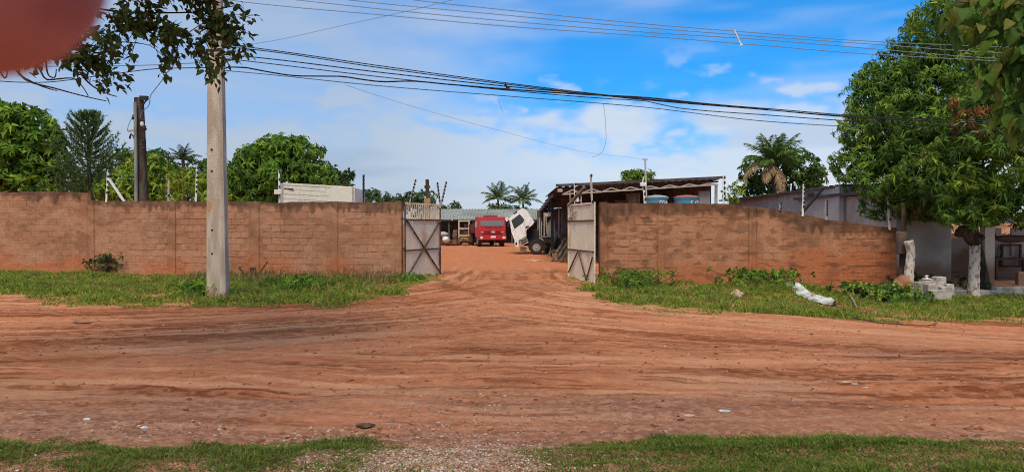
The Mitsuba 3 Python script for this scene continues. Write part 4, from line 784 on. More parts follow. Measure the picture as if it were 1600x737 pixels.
b4 = [(P(x, y, 45), np.array([a, a, b])) for x, y, a, b in ((230, 252, 1.6, .7), (190, 262, 1.6, .9), (315, 270, 2.0, 1.0), (345, 285, 1.3, .9), (260, 280, 2, 1), (130, 300, 2.2, 1.2), (335, 268, .9, .8))]
broad_tree('dark green tree mass farther back behind the yellowish mango', (P(250, 0, 46)[0], 46, 0), b4, 40, 8, .40, .16, .3, [(0.077, 0.144, 0.038), (0.112, 0.181, 0.048)], 14, .2)
b5 = [(P(x, y, 35), np.array([a, a, b])) for x, y, a, b in ((440, 235, 1.3, .7), (405, 250, 1.2, .8), (470, 245, 1.1, .7), (385, 275, 1.1, .9), (430, 275, 1.6, 1.1), (490, 270, 1.2, .8), (515, 285, .8, .5), (365, 295, .9, .7), (455, 225, .8, .35), (405, 300, 1.2, .8), (470, 300, 1.3, .8), (425, 226, .7, .4))]
broad_tree('rounded bright green mango tree right of the concrete pole', (P(440, 0, 35.5)[0], 35.5, 0), b5, 84, 10, .36, .115, .5, [(0.147, 0.281, 0.041), (0.105, 0.206, 0.034), (0.217, 0.344, 0.048), (0.084, 0.163, 0.034)], 15, .22, name='mango_tree')
r6 = np.random.default_rng(16); k = thing('shrub', 'dark sprig of leaves sticking up right of the rounded mango', 'plant'); q = np.array([P(x, y, 33) for x, y in ((545, 270), (548, 272), (541, 274), (551, 275), (532, 279), (528, 274), (538, 283), (545, 290), (540, 291))])
part(k, 'stem', tube([np.r_[P(535, 0, 33)[:2], 0], P(536, 300, 33), P(540, 280, 33), P(547, 271, 33)], .03, 6), 'bark'); put_leaves(k, 'crown', [whorls(np.repeat(q, 2, 0) + r6.normal(size=(18, 3)) * .07, r6.normal(size=(18, 3)), r6, 8, .24, .1, .2, GD)])
far = [('low tree far behind the wall right of the cream truck body', 585, 312, 90, 1.6, 1.0, 31), ('second low far tree near the left gate', 622, 316, 95, 1.3, .7, 32), ('small far tree seen through the top of the left gate', 655, 316, 85, 1.7, 1.1, 33), ('tiny far tree above the back shed roof', 710, 326, 110, .9, .6, 34), ('far tree peeping above the back shed left of the palms', 690, 326, 115, .9, .4, 35), ('low far greenery beside the two palms', 795, 327, 100, 2.2, .6, 36)]
for l, px, py, Y, a, b, sd in far:
    rr = np.random.default_rng(sd); c = P(px, py, Y); broad_tree(l, (c[0], Y, 0), blobset(c, (a * 1.4, a, b * 1.3), 5, rr, .55), 22, 7, .55, .26, .2, [(.095, .165, .065), (.075, .135, .058)], sd, .16)
rr = np.random.default_rng(37); c = P(997, 281, 62); broad_tree('rounded tree crown rising behind the workshop roof', (c[0], 62, 0), blobset(c, (1.9, 1.6, 1.0), 9, rr, .5), 42, 8, .42, .17, .2, [(0.140, 0.237, 0.043), (0.182, 0.288, 0.048), (0.098, 0.175, 0.036)], 37, .2)
b8 = [(P(x, y, 40), np.array([a, a, b])) for x, y, a, b in ((1180, 268, .8, .7), (1200, 285, 1.0, .6), (1255, 262, 1.0, .7), (1270, 278, .7, .6), (1235, 285, 1.1, .5), (1175, 290, .7, .5), (1215, 250, .8, .6), (1265, 296, .7, .35), (1243, 243, .6, .4))]
broad_tree('bushy tree behind the palm with drooping dry fronds', (P(1225, 0, 41)[0], 41, 0), b8, 70, 9, .34, .13, .3, [(0.091, 0.169, 0.041), (0.133, 0.219, 0.048), (0.070, 0.125, 0.036)], 38, .15)
b9 = [(P(x, y, 36), np.array([.4, .4, .3])) for x, y in ((1150, 300), (1140, 306), (1158, 293))]
broad_tree('thin straggly yellowish shrub at the end of the workshop roof', (P(1148, 0, 36)[0], 36, 0), b9, 60, 7, .26, .09, .2, GY, 39, .05, name='shrub')

# palms: fronds are parts
def palm(label, px, py, Y, R, nf, seed, pals, dead=(), trunk_r=.13, wide=1.0):
    r = np.random.default_rng(seed); k = thing('palm_tree', label, 'tree'); c = P(px, py, Y)
    part(k, 'trunk', trunk_mesh([[c[0] + .2, Y, -.2], [c[0] + .1, Y, c[2] * .5], c], [trunk_r * 1.3, trunk_r, trunk_r * .9], seed), 'bark', True)
    for i in range(nf):
        az = i * 2.399 + r.random() * .4; el = math.radians(86 - 80 * (i / nf)); dry = i >= nf - len(dead)
        if dry: az, el = dead[i - nf + len(dead)]
        Lf = R * (.85 + .3 * r.random()); t = np.linspace(0, 1, 22); hd = np.array([math.cos(az), math.sin(az), 0]); bend = ((.55 + .8 * i / nf) if not dry else 1.9)
        ang = el - bend * t ** 1.3 * (1 if el > .4 else .75); step = Lf / 21; sp = c + np.cumsum(np.c_[np.cos(ang)[:, None] * hd[None, :2] * step, np.sin(ang) * step], 0)
        tn = np.gradient(sp, axis=0); tn /= np.linalg.norm(tn, axis=1, keepdims=True); sd = np.cross(tn, [0, 0, 1.0]); sd /= np.linalg.norm(sd, axis=1, keepdims=True)
        B, D, U, LL = [], [], [], []
        for u in np.linspace(.10, 1, 30):
            j = u * 21; a_ = int(min(j, 20)); f_ = j - a_; b_ = sp[a_] * (1 - f_) + sp[a_ + 1] * f_
            for s in (-1, 1): B.append(b_); D.append(sd[a_] * s * .8 + tn[a_] * .75 + [0, 0, -.15 - (.8 if dry else .35) * r.random()]); U.append(np.cross(tn[a_], sd[a_] * -1)); LL.append(Lf * .30 * (math.sin(math.pi * (.12 + .8 * u)) + .1) * (.8 + .4 * r.random()))
        B, D, U, LL = map(np.array, (B, D, U, LL)); pal = np.array(pals[1] if dry else pals[0]); col = pal[r.integers(len(pal), size=len(B))] * (.85 + .3 * r.random((len(B), 1)))
        v, f_, cc = leaf_mesh(B, D, U, LL, np.full(len(B), (.03 * R / 2 + .012) * wide), np.full(len(B), .5), col)
        tb_ = tube(sp, np.linspace(.035, .008, 22), 5); o = len(v); part(k, 'frond', (np.vstack([v, tb_.vertices]), np.vstack([f_, tb_.faces + o])), 'leaf', False, color=np.vstack([cc, np.tile(pal.mean(0) * 1.3, (len(tb_.vertices), 1))]))
    return k
PG = [(.10, .175, .04), (.14, .205, .05), (.075, .14, .035)]; PF = [(.14, .22, .10), (.115, .19, .09)]; DRY = [(.52, .36, .22), (.40, .27, .15), (.46, .33, .19)]
palm('palm with tan drooping dead fronds above the grey shed', 1209, 258, 38, 1.75, 27, 51, (PG, DRY), [(2.9, .5), (3.3, .2), (-1.5, -.4), (-2.2, .0)], wide=1.6)
palm('left one of the two far palms above the back shed', 778, 311, 92, 2.1, 18, 52, (PF, DRY), wide=2.2)
palm('right one of the two far palms beside the white truck cab', 817, 314, 94, 2.2, 17, 53, (PF, DRY), wide=2.2)
palm('small dark palm top between the two left poles', 286, 250, 42, .95, 14, 54, ([(.03, .06, .025), (.045, .075, .03)], DRY), trunk_r=.1)

# conifer with upswept dark branches
r = np.random.default_rng(61); k = thing('conifer_tree', 'dark conifer with upswept spiky branches behind the left wall', 'tree'); Yc = 36.0; top = P(137, 176, Yc); x0_ = top[0]
part(k, 'trunk', trunk_mesh([[x0_, Yc, -.2], [x0_ + .05, Yc, 3], top], [.2, .14, .03], 61, lump=.1), 'bark', True)
B, D, U, LL, C = [], [], [], [], []; tb_ = []
for i in range(190):
    t = (i + .5) / 190; z = .7 + (top[2] - .8) * t; az = i * 2.399; Rr = (1.95 * (1 - t ** 2.2) ** .8 * (.62 + .38 * min(1, t / .25)) + .2) * (.6 + .55 * r.random()); s = np.linspace(0, 1, 14)
    path = np.c_[x0_ + np.cos(az) * Rr * s, Yc + np.sin(az) * Rr * s, z + Rr * (.06 * s + .62 * s ** 2.0)]
    tb_.append(tube(path[::3], np.linspace(.022, .007, 5), 4)); tn = np.gradient(path, axis=0); tn /= np.linalg.norm(tn, axis=1, keepdims=True)
    for j in range(3, 14):
        for _ in range(7):
            d = r.normal(size=3); d -= tn[j] * (d @ tn[j]); d /= np.linalg.norm(d); B.append(path[j] + tn[j] * r.random() * .06); D.append(d * .7 + tn[j] * .8 + [0, 0, .15]); U.append(tn[j]); LL.append(.20 * (.7 + .6 * r.random())); C.append(np.array(GD[r.integers(3)]) * 1.35 * (.8 + .5 * r.random()))
put_leaves(k, 'crown', [leaf_mesh(*map(np.array, (B, D, U, LL)), np.full(len(B), .042), np.zeros(len(B)), np.array(C))]); part(k, 'branches', cat(tb_), 'bark', kind='stuff')

# ---------------------------------------------------------------- near branches: leaves are parts, dusky at the upper left, broad at the upper right
def leaf_shape(L, W, curl, bsdf, seed, blunt=1.0):
    r = np.random.default_rng(seed); t = np.linspace(0, 1, 7); w = W / 2 * np.sin(np.pi * t ** (.8 * blunt)) ** .75; w[0] = .004; w[-1] = .002
    V, Q = [], []
    for a, b in zip(t, w): z = -curl * L * a ** 2; V += [(a * L, -b, z + b * .3), (a * L, 0, z + .006 * r.normal() * 0), (a * L, b, z + b * .3 + .1 * b * r.normal())]
    for i in range(6): Q += [[3 * i, 3 * i + 3, 3 * i + 4, 3 * i + 1], [3 * i + 1, 3 * i + 4, 3 * i + 5, 3 * i + 2]]
    return mikit.ply((V, Q), 'material_' + bsdf, smooth=True), (np.array(V), np.array(Q))

def orient(pos, d, up, roll, s):
    d = d / np.linalg.norm(d); y = np.cross(up, d); y /= np.linalg.norm(y); z = np.cross(d, y); M = np.eye(4); M[:3, 0], M[:3, 1], M[:3, 2], M[:3, 3] = d, y, z, pos
    return T(M) @ T().rotate([1, 0, 0], float(roll)).scale(float(s))

def leafy_branch(k, twigs, shapes, per, r, droop, size=1.0, limit=300, spread=.05):
    todo = []
    for tw in twigs:
        tw = np.asarray(tw); L_ = len(tw)
        for _ in range(int(per * max(1, np.linalg.norm(tw[-1] - tw[0]) / .25))):
            j = r.random() ** .7 * (L_ - 1.001); a = int(j); p = tw[a] + (tw[a + 1] - tw[a]) * (j - a); ax = tw[a + 1] - tw[a]; ax /= np.linalg.norm(ax)
            d = r.normal(size=3); d = d / np.linalg.norm(d) * .9 + ax * .7 + [0, 0, -droop]; todo.append((p + r.normal(size=3) * spread * .4, d, r.normal() * 35, size * (.7 + .6 * r.random()), int(r.integers(len(shapes)))))
    r.shuffle(todo); todo.sort(key=lambda q: -q[3])
    rest = {}
    for i, (p, d, roll, s, sh) in enumerate(todo):
        to = orient(p, d, np.array([.05, .02, 1.0]), roll, s)
        if i < limit: copy(k, 'leaf', shapes[sh][0], to)
        else:
            v, q = shapes[sh][1]; M = np.array(to.matrix, float); rest.setdefault(shapes[sh][0]['bsdf']['id'][9:], []).append(((v @ M[:3, :3].T) + M[:3, 3], q))
    for b, lst in rest.items():
        o, V, Q = 0, [], []
        for v, q in lst: V.append(v); Q.append(q + o); o += len(v)
        part(k, 'leaf', (np.vstack(V), np.vstack(Q)), b, kind='stuff')

def twig_tree(k, stems, r, sub, ln, sag, bsdf='bark', sub_r=.006):
    tws = []
    for pts, ra in stems:
        p = smooth_path(np.array([P(*q) for q in pts]), 20); part(k, 'branch', tube(p, np.linspace(ra, ra * .3, 20), 7), bsdf, True); 
        for _ in range(sub):
            j = int(r.integers(3, 19)); d = (p[j] - p[j - 1]) / np.linalg.norm(p[j] - p[j - 1]) + r.normal(size=3) * [.7, .7, .7] - [0, 0, sag]; d /= np.linalg.norm(d); l_ = ln * (.5 + r.random()); e = p[j] + d * l_; m_ = p[j] + d * l_ * .5 + [0, 0, .04]
            tws.append(smooth_path(np.stack([p[j], m_, e]), 6))
    part(k, 'twigs', cat([tube(t, np.linspace(sub_r, sub_r * .4, 6), 4) for t in tws]), bsdf, kind='stuff')
    return tws
r = np.random.default_rng(71)
k = thing('shade_tree', 'dusky leafy branch overhanging the top left in front of the concrete pole', 'tree')
part(k, 'trunk', trunk_mesh([[-7.4, 3.2, -.2], [-7.2, 3.3, 2.0], [-6.5, 3.8, 4.6], [-5.6, 4.4, 6.0]], [.34, .28, .24, .16], 71), 'bark', True)
tws = twig_tree(k, [([(-120, -90, 7.2), (60, -10, 7.6), (180, 18, 8.0), (290, 20, 8.2), (372, 8, 8.4)], .018), ([(60, -20, 7.4), (110, 40, 7.6), (160, 62, 7.8), (230, 70, 7.9), (262, 96, 8.0)], .010), ([(200, -10, 8.0), (260, 36, 8.0), (305, 72, 8.1), (340, 92, 8.1)], .010), ([(40, 30, 7.4), (90, 85, 7.5), (140, 100, 7.6), (172, 128, 7.7)], .009),
     ([(280, 0, 8.2), (330, 30, 8.3), (362, 62, 8.3), (378, 72, 8.3)], .008), ([(120, 0, 7.7), (210, 40, 7.9), (245, 50, 8), (275, 78, 8)], .009), ([(150, -30, 7.5), (220, -8, 7.8), (300, -5, 8), (360, -12, 8.2)], .012), ([(-20, 70, 7.3), (30, 75, 7.4), (110, 72, 7.5), (180, 80, 7.6)], .008), ([(250, -20, 8.0), (330, 5, 8.1), (355, 30, 8.2)], .008)], r, 19, .25, .12, sub_r=.004)
dsh = [leaf_shape(.082, .044, .05 + .05 * i, 'dusky_leaf' if i % 3 else 'dusky_leaf_b', i, .9) for i in range(5)]
leafy_branch(k, tws, dsh, 13.0, r, .12, spread=.09)
for pts in ([(20, 102, 7.3), (42, 126, 7.35), (85, 138, 7.4), (130, 150, 7.45), (166, 158, 7.5)], [(60, 100, 7.4), (75, 125, 7.4), (110, 122, 7.5), (138, 150, 7.5)], [(30, 100, 7.3), (30, 112, 7.3), (50, 128, 7.3), (90, 142, 7.35)], [(72, 95, 7.4), (76, 118, 7.4), (84, 122, 7.4), (88, 108, 7.4)], [(0, 110, 7.3), (8, 122, 7.3), (12, 108, 7.3)], [(130, 120, 7.6), (150, 138, 7.6), (183, 151, 7.6)]):
    part(k, 'bare_twig', tube(smooth_path(np.array([P(*q) for q in pts]), 12), np.linspace(.010, .005, 12), 5), 'bark', True)
cp = np.random.default_rng(72); hb = [(np.array([x, y, z]), np.array([1.9, 1.7, .9])) for x, y, z in ((-5.5, 2.5, 6.8), (-3, 1.2, 7.4), (-.5, .5, 7.6), (2.0, .2, 7.8), (-4, -1.5, 7.4), (-1.5, 3.2, 7.0), (-6.5, 5.2, 7.2), (-1, -2, 8), (1.6, 2.4, 7.4), (4, 1.6, 7.8))]
hb += [(np.array([x, y, z]), np.array([1.8, 1.5, .8])) for x, y, z in ((-5.2, 7.6, 6.4), (-3.4, 7.8, 6.6), (-4.6, 6.0, 6.2), (-2.6, 6.2, 6.7), (-3.6, 4.0, 6.4), (-6.6, 7.0, 6.3), (-4.8, 9.4, 7.0))]
p, n = crown_points(hb[:10], 11, cp, .3); p2, n2 = crown_points(hb[10:], 36, cp, .3); p, n = np.vstack([p, p2]), np.vstack([n, n2]); put_leaves(k, 'crown', [whorls(p, n, cp, 8, .26, .12, .3, [(.04, .06, .02), (.05, .075, .025)])])  # unseen crown, its second set of clumps packed denser to shade the branch
r = np.random.default_rng(81)
k = thing('broadleaf_tree', 'near branch with broad yellow green leaves at the top right corner', 'tree')
part(k, 'trunk', trunk_mesh([[8.2, 5.0, -.2], [8.0, 5.2, 2.0], [7.2, 6.0, 4.2], [6.0, 6.6, 5.2]], [.2, .16, .13, .06], 81), 'bark', True)
part(k, 'branch', tube(smooth_path(np.array([[7.2, 6.0, 4.2], [6.2, 6.6, 4.1], P(1640, 20, 6.9)]), 8), np.linspace(.06, .03, 8), 7), 'bark', True)
tws = twig_tree(k, [([(1700, -60, 6.8), (1620, -10, 6.9), (1560, 0, 7.0), (1500, 5, 7.0)], .02), ([(1680, 10, 6.8), (1620, 60, 6.9), (1580, 100, 7), (1550, 110, 7)], .016), ([(1700, 60, 6.8), (1640, 120, 6.9), (1600, 170, 7), (1592, 200, 7)], .014), ([(1640, -20, 6.9), (1590, 30, 6.9), (1540, 45, 7)], .012), ([(1720, -10, 6.8), (1660, 60, 6.9), (1610, 110, 6.9), (1590, 130, 6.9)], .014)], r, 12, .24, .45, sub_r=.005)
bsh = [leaf_shape(.135, .10, .25 + .1 * (i % 3), ('broad_leaf', 'broad_leaf_b', 'broad_leaf_c', 'broad_leaf', 'broad_leaf_c', 'broad_leaf_old')[i], i + 20, .8) for i in range(6)]
leafy_branch(k, tws, bsh, 9.0, r, .7, spread=.12)

# ---------------------------------------------------------------- grass, weeds, pebbles
def blades(x, y, h, w, lean, r, pal, jit=.25):
    k = len(x); z = H(x, y) - .01; a = r.random(k) * 2 * np.pi; s = np.c_[np.cos(a), np.sin(a), 0 * a]; b = r.random(k) * 2 * np.pi; ln = lean * (.3 + r.random(k)) * h; dv = np.c_[np.cos(b) * ln, np.sin(b) * ln, 0 * b]
    base = np.c_[x, y, z]; mid = base + dv * .35 + np.c_[0 * h, 0 * h, h * .6]; tip = base + dv + np.c_[0 * h, 0 * h, h * (1 - .3 * lean * r.random(k))]; w = w[:, None]
    V = np.stack([base - s * w / 2, base + s * w / 2, mid - s * w * .4, mid + s * w * .4, tip], 1).reshape(-1, 3); o = np.arange(k)[:, None] * 5
    Fc = np.stack([o + [0, 1, 3], o + [0, 3, 2], o + [2, 3, 4]], 1).reshape(-1, 3); pal = np.asarray(pal); col = pal[r.integers(len(pal), size=k)] * (1 + jit * r.normal(size=(k, 1))).clip(.4, 1.7)
    return V, Fc, np.repeat(col, 5, 0)
def stuff(name, label, Ls):
    k = num(name); labels[k] = {'label': label, 'category': 'grass', 'kind': 'stuff'}; o, V, Fc, C = 0, [], [], []
    for v, f, c in Ls: V.append(v); Fc.append(f + o); C.append(c); o += len(v)
    put(k, (np.vstack(V), np.vstack(Fc)), 'leaf', color=np.clip(np.vstack(C), .004, .9))
GR = [(0.206, 0.322, 0.047), (0.158, 0.252, 0.036), (0.292, 0.375, 0.059), (0.363, 0.356, 0.068), (0.171, 0.287, 0.043)]; STRAW = [(.32, .25, .11), (.24, .17, .08), (.17, .14, .05)]
def verge(name, label, path, box_, n, seed, hmax, soft=.5):
    r = np.random.default_rng(seed); x = r.uniform(box_[0], box_[1], n); y = r.uniform(box_[2], box_[3], n); jx = .5 * (npfbm(x * 1.1, y * 1.1, 4) - .5) * 2; jy = .7 * (npfbm(x * .9 + 9, y * .9, 5) - .5) * 2
    inn = path.contains_points(np.c_[x + jx, y + jy]); x, y = x[inn], y[inn]; dens = npfbm(x * .9, y * .9, 6); keep = r.random(len(x)) < sst(.22, .5, dens) * .9 + .12; x, y, dens = x[keep], y[keep], dens[keep]
    edge = path.contains_points(np.c_[x + jx[inn][keep], y + jy[inn][keep] - .7]).astype(float)
    gate_near = np.where(y > 18.5, np.exp(-((np.clip(np.abs(x + .6) - 2.6, 0, 9)) / .9) ** 2), 0); clump = sst(.35, .68, npfbm(x * 2.4, y * 2.4, 8))
    h = hmax * (.20 + .35 * dens + .75 * clump) * (.55 + .6 * r.random(len(x))) * (.40 + .60 * edge) * (1 - .7 * gate_near); st = r.random(len(x)) < .05 + .14 * (npfbm(x * 1.7, y * 1.7, 61) > .55)
    A = blades(x[~st], y[~st], h[~st], np.full((~st).sum(), .020), 1.0, r, GR); B = blades(x[st], y[st], h[st] * 1.25, np.full(st.sum(), .014), .5, r, STRAW)
    stuff(name, label, [A, B])
verge('verge_grass', 'thick green grass verge along the foot of the left wall', LVP, (-19, -1.8, 14.2, 26), 170000, 91, .17)
verge('verge_grass', 'green grass verge along the foot of the right wall', RVP, (1.2, 19, 13.5, 23.5), 170000, 92, .17)
r = np.random.default_rng(93); n = 380000; x = r.uniform(-6.5, 6.5, n); y = r.uniform(2.9, 6.4, n)
edge = 5.50 - .30 * np.exp(-((x + .35) / .75) ** 2) - .10 * sst(-1.3, -2.6, x) + .05 * sst(1, 3, x) + .55 * (npfbm(x * 1.8, y * 1.8, 14) - .5) + .25 * (npfbm(x * 7, y * 7, 15) - .5)
dn = npfbm(x * 2.3, y * 2.6, 16) ; bare = np.exp(-((x + .45) / .62) ** 2) * .30 + .09 * sst(-.6, -2, x) + .06 * sst(2.2, 3.4, x)
keep = (y < edge) & (r.random(n) < (.62 + .38 * sst(.12, .40, .55 * dn + .45 * npfbm(x * 6, y * 7, 19) - bare * 1.3)) - 2.6 * np.clip(bare - .10, 0, 1)); x, y, dn, bare = x[keep], y[keep], dn[keep], bare[keep]
h = (.034 + .040 * sst(.3, .7, dn)) * (1 - .5 * np.clip(bare * 3, 0, 1)) * (.5 + .7 * r.random(len(x))); dry = r.random(len(x)) < .10 + .18 * sst(0, -2.5, x)
stuff('foreground_grass', 'short patchy grass along the near edge of the dirt road', [blades(x[~dry], y[~dry], h[~dry], np.full((~dry).sum(), .008), 1.2, r, [(.135, .220, .034), (.105, .180, .030), (.185, .245, .046), (.215, .230, .060)]), blades(x[dry], y[dry], h[dry] * .8, np.full(dry.sum(), .006), 1.3, r, STRAW)])
def weed(label, px, py, Y, R, hh, n, seed, pal, L=.14, W=.07):
    r = np.random.default_rng(seed); k = thing('weed', label, 'plant'); c = P(px, py, Y); c[2] = Hs(c[0], c[1]); q = c + np.c_[r.normal(size=(n, 2)) * R * .5, hh * r.random(n) ** .7]
    part(k, 'stems', cat([tube([c + (t - c) * [.3, .3, 0], t], .007, 4) for t in q[::3]]), 'bark', kind='stuff'); put_leaves(k, 'foliage', [whorls(q, (q - c) / np.linalg.norm(q - c, axis=1, keepdims=True), r, 6, L, W, .2, pal)])
weed('leafy weed clump at the right end of the sloping wall', 1385, 470, 19.0, .9, .42, 140, 101, GM); weed('bushy weed growing before the block pile', 1402, 480, 18.4, .6, .30, 70, 102, GM)
weed('weeds on the mound under the sloping wall', 1190, 450, 19.4, 1.0, .36, 140, 103, G1, .12); weed('weed clump with dry stalks around the cement bag', 1330, 470, 18.6, .5, .35, 50, 104, GM + STRAW[:1]); weed('dark weed growing from the joint of the two left walls', 166, 408, 24.2, .5, .6, 60, 105, GD, .16)
weed('tall grass clump against the concrete pole', 312, 462, 16.3, .6, .30, 90, 106, G1, .20, .03); weed('tall weedy clump right of the rusty iron bracket', 462, 456, 17.8, .9, .28, 110, 107, G1, .2, .035); weed('rank grass clump at the right gate hinge', 985, 456, 18.6, .8, .42, 140, 108, G1, .2, .03); weed('weedy tuft beside the foot of the left gate leaf', 640, 441, 20.8, .6, .14, 50, 109, G1, .16, .04)
weed('dark leafy plants against the foot of the house wall', 1446, 432, 21.6, 1.0, .45, 60, 111, GD, .2, .09)
# dry seed stalks over the left verge
r = np.random.default_rng(110); n = 1300; x = r.uniform(-9, -3.3, n); y = r.uniform(19.5, 22.3, n); stuff('seed_stalks', 'dry seed stalks standing in the grass below the left wall', [blades(x, y, .22 + .22 * r.random(n), np.full(n, .018), .3, r, STRAW)])
def pebbles(name, label, x, y, s, r, pal):
    ico = trimesh.creation.icosphere(0); k = len(x); V = ico.vertices[None] * (s[:, None, None] * (.6 + .8 * r.random((k, 12, 1))) * np.stack([.8 + .6 * r.random(k), .8 + .5 * r.random(k), .4 + .3 * r.random(k)], 1)[:, None]); V = V + np.c_[x, y, H(x, y) + s * .12][:, None]
    pal = np.asarray(pal); C = np.repeat(pal[r.integers(len(pal), size=k)] * (.7 + .6 * r.random((k, 1))), 12, 0); Fc = (ico.faces[None] + 12 * np.arange(k)[:, None, None]).reshape(-1, 3)
    kk = num(name); labels[kk] = {'label': label, 'category': 'gravel', 'kind': 'stuff'}; put(kk, (V.reshape(-1, 3), Fc), 'pebble', color=C.clip(0, 1))
r = np.random.default_rng(120); PB = [(.36, .26, .19), (.48, .38, .30), (.25, .15, .10), (.20, .10, .06), (.30, .17, .11)]
n = 9000; x = np.r_[r.normal(-1.2, 1.4, n // 2), r.uniform(-6, 6, n // 2)]; y = np.r_[r.normal(5.6, .55, n // 2), 3.4 + 12 * r.random(n // 2) ** 2]; kp = (npfbm(x * 1.2, y * 1.2, 33) > .44) & (y > 3.2); x, y = x[kp], y[kp]
pebbles('gravel', 'small pale stones and grit scattered over the dirt road', x, y, (.004 + .011 * r.random(len(x)) ** 3) * (1 + .05 * (y - 5)), r, PB)
n = 9000; x = r.normal(-.5, .55, n); y = r.normal(4.75, .35, n); pebbles('gravel', 'bed of fine pale gravel at the near edge between the grass', x, y, .003 + .007 * r.random(n) ** 2, r, [(.50, .40, .31), (.60, .50, .40), (.36, .25, .17), (.42, .31, .22)])
n = 16000; x = r.uniform(-13, 13, n); y = 5.5 + 18 * r.random(n) ** 1.4; kp = npfbm(x * .8, y * 1.6, 35) > .48; x, y = x[kp], y[kp]; pebbles('soil_clods', 'dark red soil crumbs lying in the wheel tracks', x, y, .006 + .020 * r.random(len(x)) ** 4, r, [(.20, .075, .035), (.28, .11, .055), (.36, .17, .09)])
def rock(label, px, py, R, m, sc=(1, .8, .6), seed=0, name='rock', c='rock'):
    g = drop(px, py); mm = trimesh.creation.icosphere(3, R); v = mm.vertices; v *= (0.6 + .8 * meshkit.fbm(v * 2.2 / R + seed, 3, seed))[:, None] * np.array(sc); mm.vertices = v + g + [0, 0, R * sc[2] * .35]; return one(name, label, c, mm, m, True)
rock('pinkish clump of rock in the right grass verge', 1151, 467, .15, 'rock', (1, .8, 1.0), 3)
rock('broken pale bone like chip on the right of the road', 1133, 642, .033, 'foam_white', (1.6, .7, .35), 4); rock('flat pinkish chip left of the bone like chip', 1076, 645, .035, 'rock', (1.4, .8, .3), 5)
rock('small upright pale stone at the lower right of the road', 1274, 680, .022, 'rock', (.7, .7, 1.1), 6); rock('flat pink stone low on the road near the right grass', 1140, 686, .028, 'rock', (1.4, .8, .35), 7)
rock('pale stone at the near left of the road', 136, 654, .026, 'foam_white', (1.2, .8, .5), 8); rock('second pale stone just right of the first at the near left', 225, 665, .026, 'foam_white', (1.1, .8, .5), 9)
rock('dark damp clod before the gravel bed', 572, 662, .06, 'rust', (1.3, .9, .3), 10, 'soil_clod', 'soil'); rock('red clod on the far left of the road', 128, 503, .10, 'clay_tile', (1.5, .9, .35), 11, 'soil_clod', 'soil')
for i, (px, py, R) in enumerate(((1322, 600, .035), (1335, 603, .03), (1300, 597, .035), (1352, 606, .025))): rock(('stone in the middle of the small stone row at right of the road', 'grey stone at the right of the small stone row', 'reddish stone at the left of the small stone row', 'last tiny stone of the small stone row')[i], px, py, R, ('rock', 'grey_block', 'clay_tile', 'grey_block')[i], (1.3, .8, .35), 20 + i)
# long pale cement sack, stick, broken iron frame
a, b = drop(1226, 461), drop(1303, 481); nu, nv = 70, 22; uu, vv = np.meshgrid(np.linspace(0, 1, nu), np.linspace(-1, 1, nv), indexing='ij'); cen = a[:2] + uu[..., None] * (b - a)[:2] + .10 * (meshkit.noise(np.stack([uu * 4, 0 * uu, 0 * uu], -1), 3) - .5)[..., None]
sd = np.array([-(b - a)[1], (b - a)[0]]); sd /= np.linalg.norm(sd); wd = (.10 + .22 * meshkit.noise(np.stack([uu * 5, 0 * uu + 3, 0 * uu], -1), 4)) * np.clip(8 * uu * (1 - uu), .2, 1); xy = cen + sd * (vv * wd)[..., None]
zz = H(xy[..., 0], xy[..., 1]) + .02 + (.16 - .06 * uu) * np.sqrt(np.clip(1 - vv ** 2, 0, 1)) * (.5 + .8 * meshkit.noise(np.stack([uu * 9, vv * 1.5, 0 * uu], -1), 5)) + .07 * np.abs(meshkit.fbm(np.stack([uu * 16, vv * 2.5, 0 * uu], -1), 3, 6) - .5)
ii = np.arange(nu * nv).reshape(nu, nv); one('cement_sack', 'long crumpled whitish sack lying in the grass by the sloping wall', 'sack', (np.c_[xy.reshape(-1, 2), zz.ravel()], np.stack([ii[:-1, :-1], ii[1:, :-1], ii[1:, 1:], ii[:-1, 1:]], -1).reshape(-1, 4)), 'foam_white', True)
a, b = drop(1326, 470), drop(1339, 486); one('stick', 'pale broken stick lying in the grass right of the whitish sack', 'stick', trunk_mesh([a + [0, 0, .12], (a + b) / 2 + [0, 0, .1], b + [0, 0, .05]], [.018, .024, .015], 3), 'old_wood', True)
one('hose', 'dark hose lying along the edge of the right verge', 'hose', tube(smooth_path(np.array([drop(*q) + [0, 0, .03] for q in ((1300, 496), (1340, 501), (1375, 508), (1420, 511), (1460, 507))]), 30), .010, 6), 'rust', True)
k = thing('iron_frame', 'rusty iron bracket with two spread arms in the grass by the left wall', 'frame'); Yi = 21.0
for a, b in (((373, 418), (388, 434)), ((373, 418), (379, 416)), ((379, 432), (390, 434)), ((418, 409), (402, 431)), ((388, 434), (402, 450)), ((398, 432), (395, 450))): part(k, 'arm', beam(P(*a, Yi), P(*b, Yi), .035), 'rust')
part(k, 'plate', box(P(395, 426, Yi), (.14, .06, .30)), 'rust')

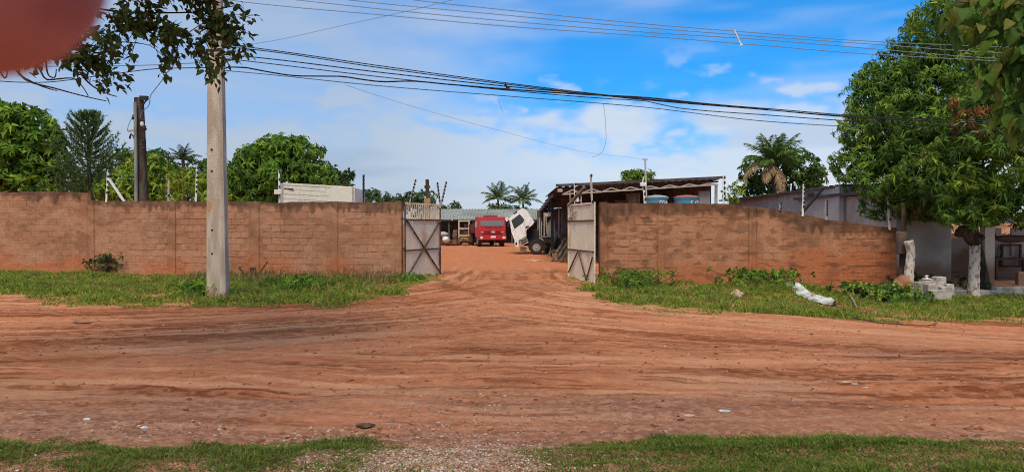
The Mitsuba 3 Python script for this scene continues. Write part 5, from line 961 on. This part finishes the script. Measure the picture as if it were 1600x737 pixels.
# ---------------------------------------------------------------- the photographer's fingertip close to the lens
k = thing('person', 'blurred reddish fingertip of the person taking the picture at the top left corner', 'person', None)
cc_ = np.array([0, 0, EYE])
def ball(p, r_): s = m3.Manifold.sphere(r_, 28); return s.translate(list(map(float, p)))
def bone(a, b, ra, rb): return m3.Manifold.batch_hull([ball(a, ra), ball(b, rb)])
tip = P(-42, -72, .05); d1 = np.array([-.80, -.05, .55]); d1 /= np.linalg.norm(d1); d2 = np.array([-.62, -.55, .30]); d2 /= np.linalg.norm(d2)
j1 = tip + d1 * .024; j2 = j1 + (d1 + d2) / 2 * .026; kn = j2 + d2 * .044; wr_ = kn + np.array([-.045, -.055, -.055])
bones = [bone(tip, j1, .0082, .0088), bone(j1, j2, .0088, .0095), bone(j2, kn, .0095, .0112)]
for i in range(1, 4):
    o = np.array([-.004, -.012, -.019]) * i; a = kn + o; b = a + [.030, .018, -.006]; e = b + [-.002, .016, -.022]; g = e + [-.020, -.004, -.010]
    bones += [bone(a, b, .0105, .0092), bone(b, e, .0092, .0085), bone(e, g, .0085, .0075), bone(a, wr_ + o * .4, .0115, .016)]
bones += [bone(kn, wr_, .0125, .018), bone(wr_ + [.01, 0, -.02], wr_ + [.045, .01, -.025], .013, .0105), bone(wr_ + [.045, .01, -.025], wr_ + [.07, .03, -.02], .0105, .0085), bone(wr_ + [0, -.005, -.02], wr_ + [-.10, -.16, -.16], .026, .034)]
hand = bones[0]
for b_ in bones[1:]: hand = hand + b_
hm = hand.refine_to_length(.004).to_mesh(); hm = trimesh.Trimesh(hm.vert_properties[:, :3], hm.tri_verts); trimesh.smoothing.filter_taubin(hm, iterations=8); part(k, 'body', hm, 'skin', True)
nm = trimesh.creation.icosphere(3, 1.0); nm.apply_scale([.0055, .0075, .0012]); nm.apply_transform(trimesh.geometry.align_vectors([0, 0, 1], [-.1, .75, .65])); nm.apply_translation(tip + d1 * .002 + np.array([-.0, .0058, .0052])); part(k, 'nail', nm, 'nail', True)
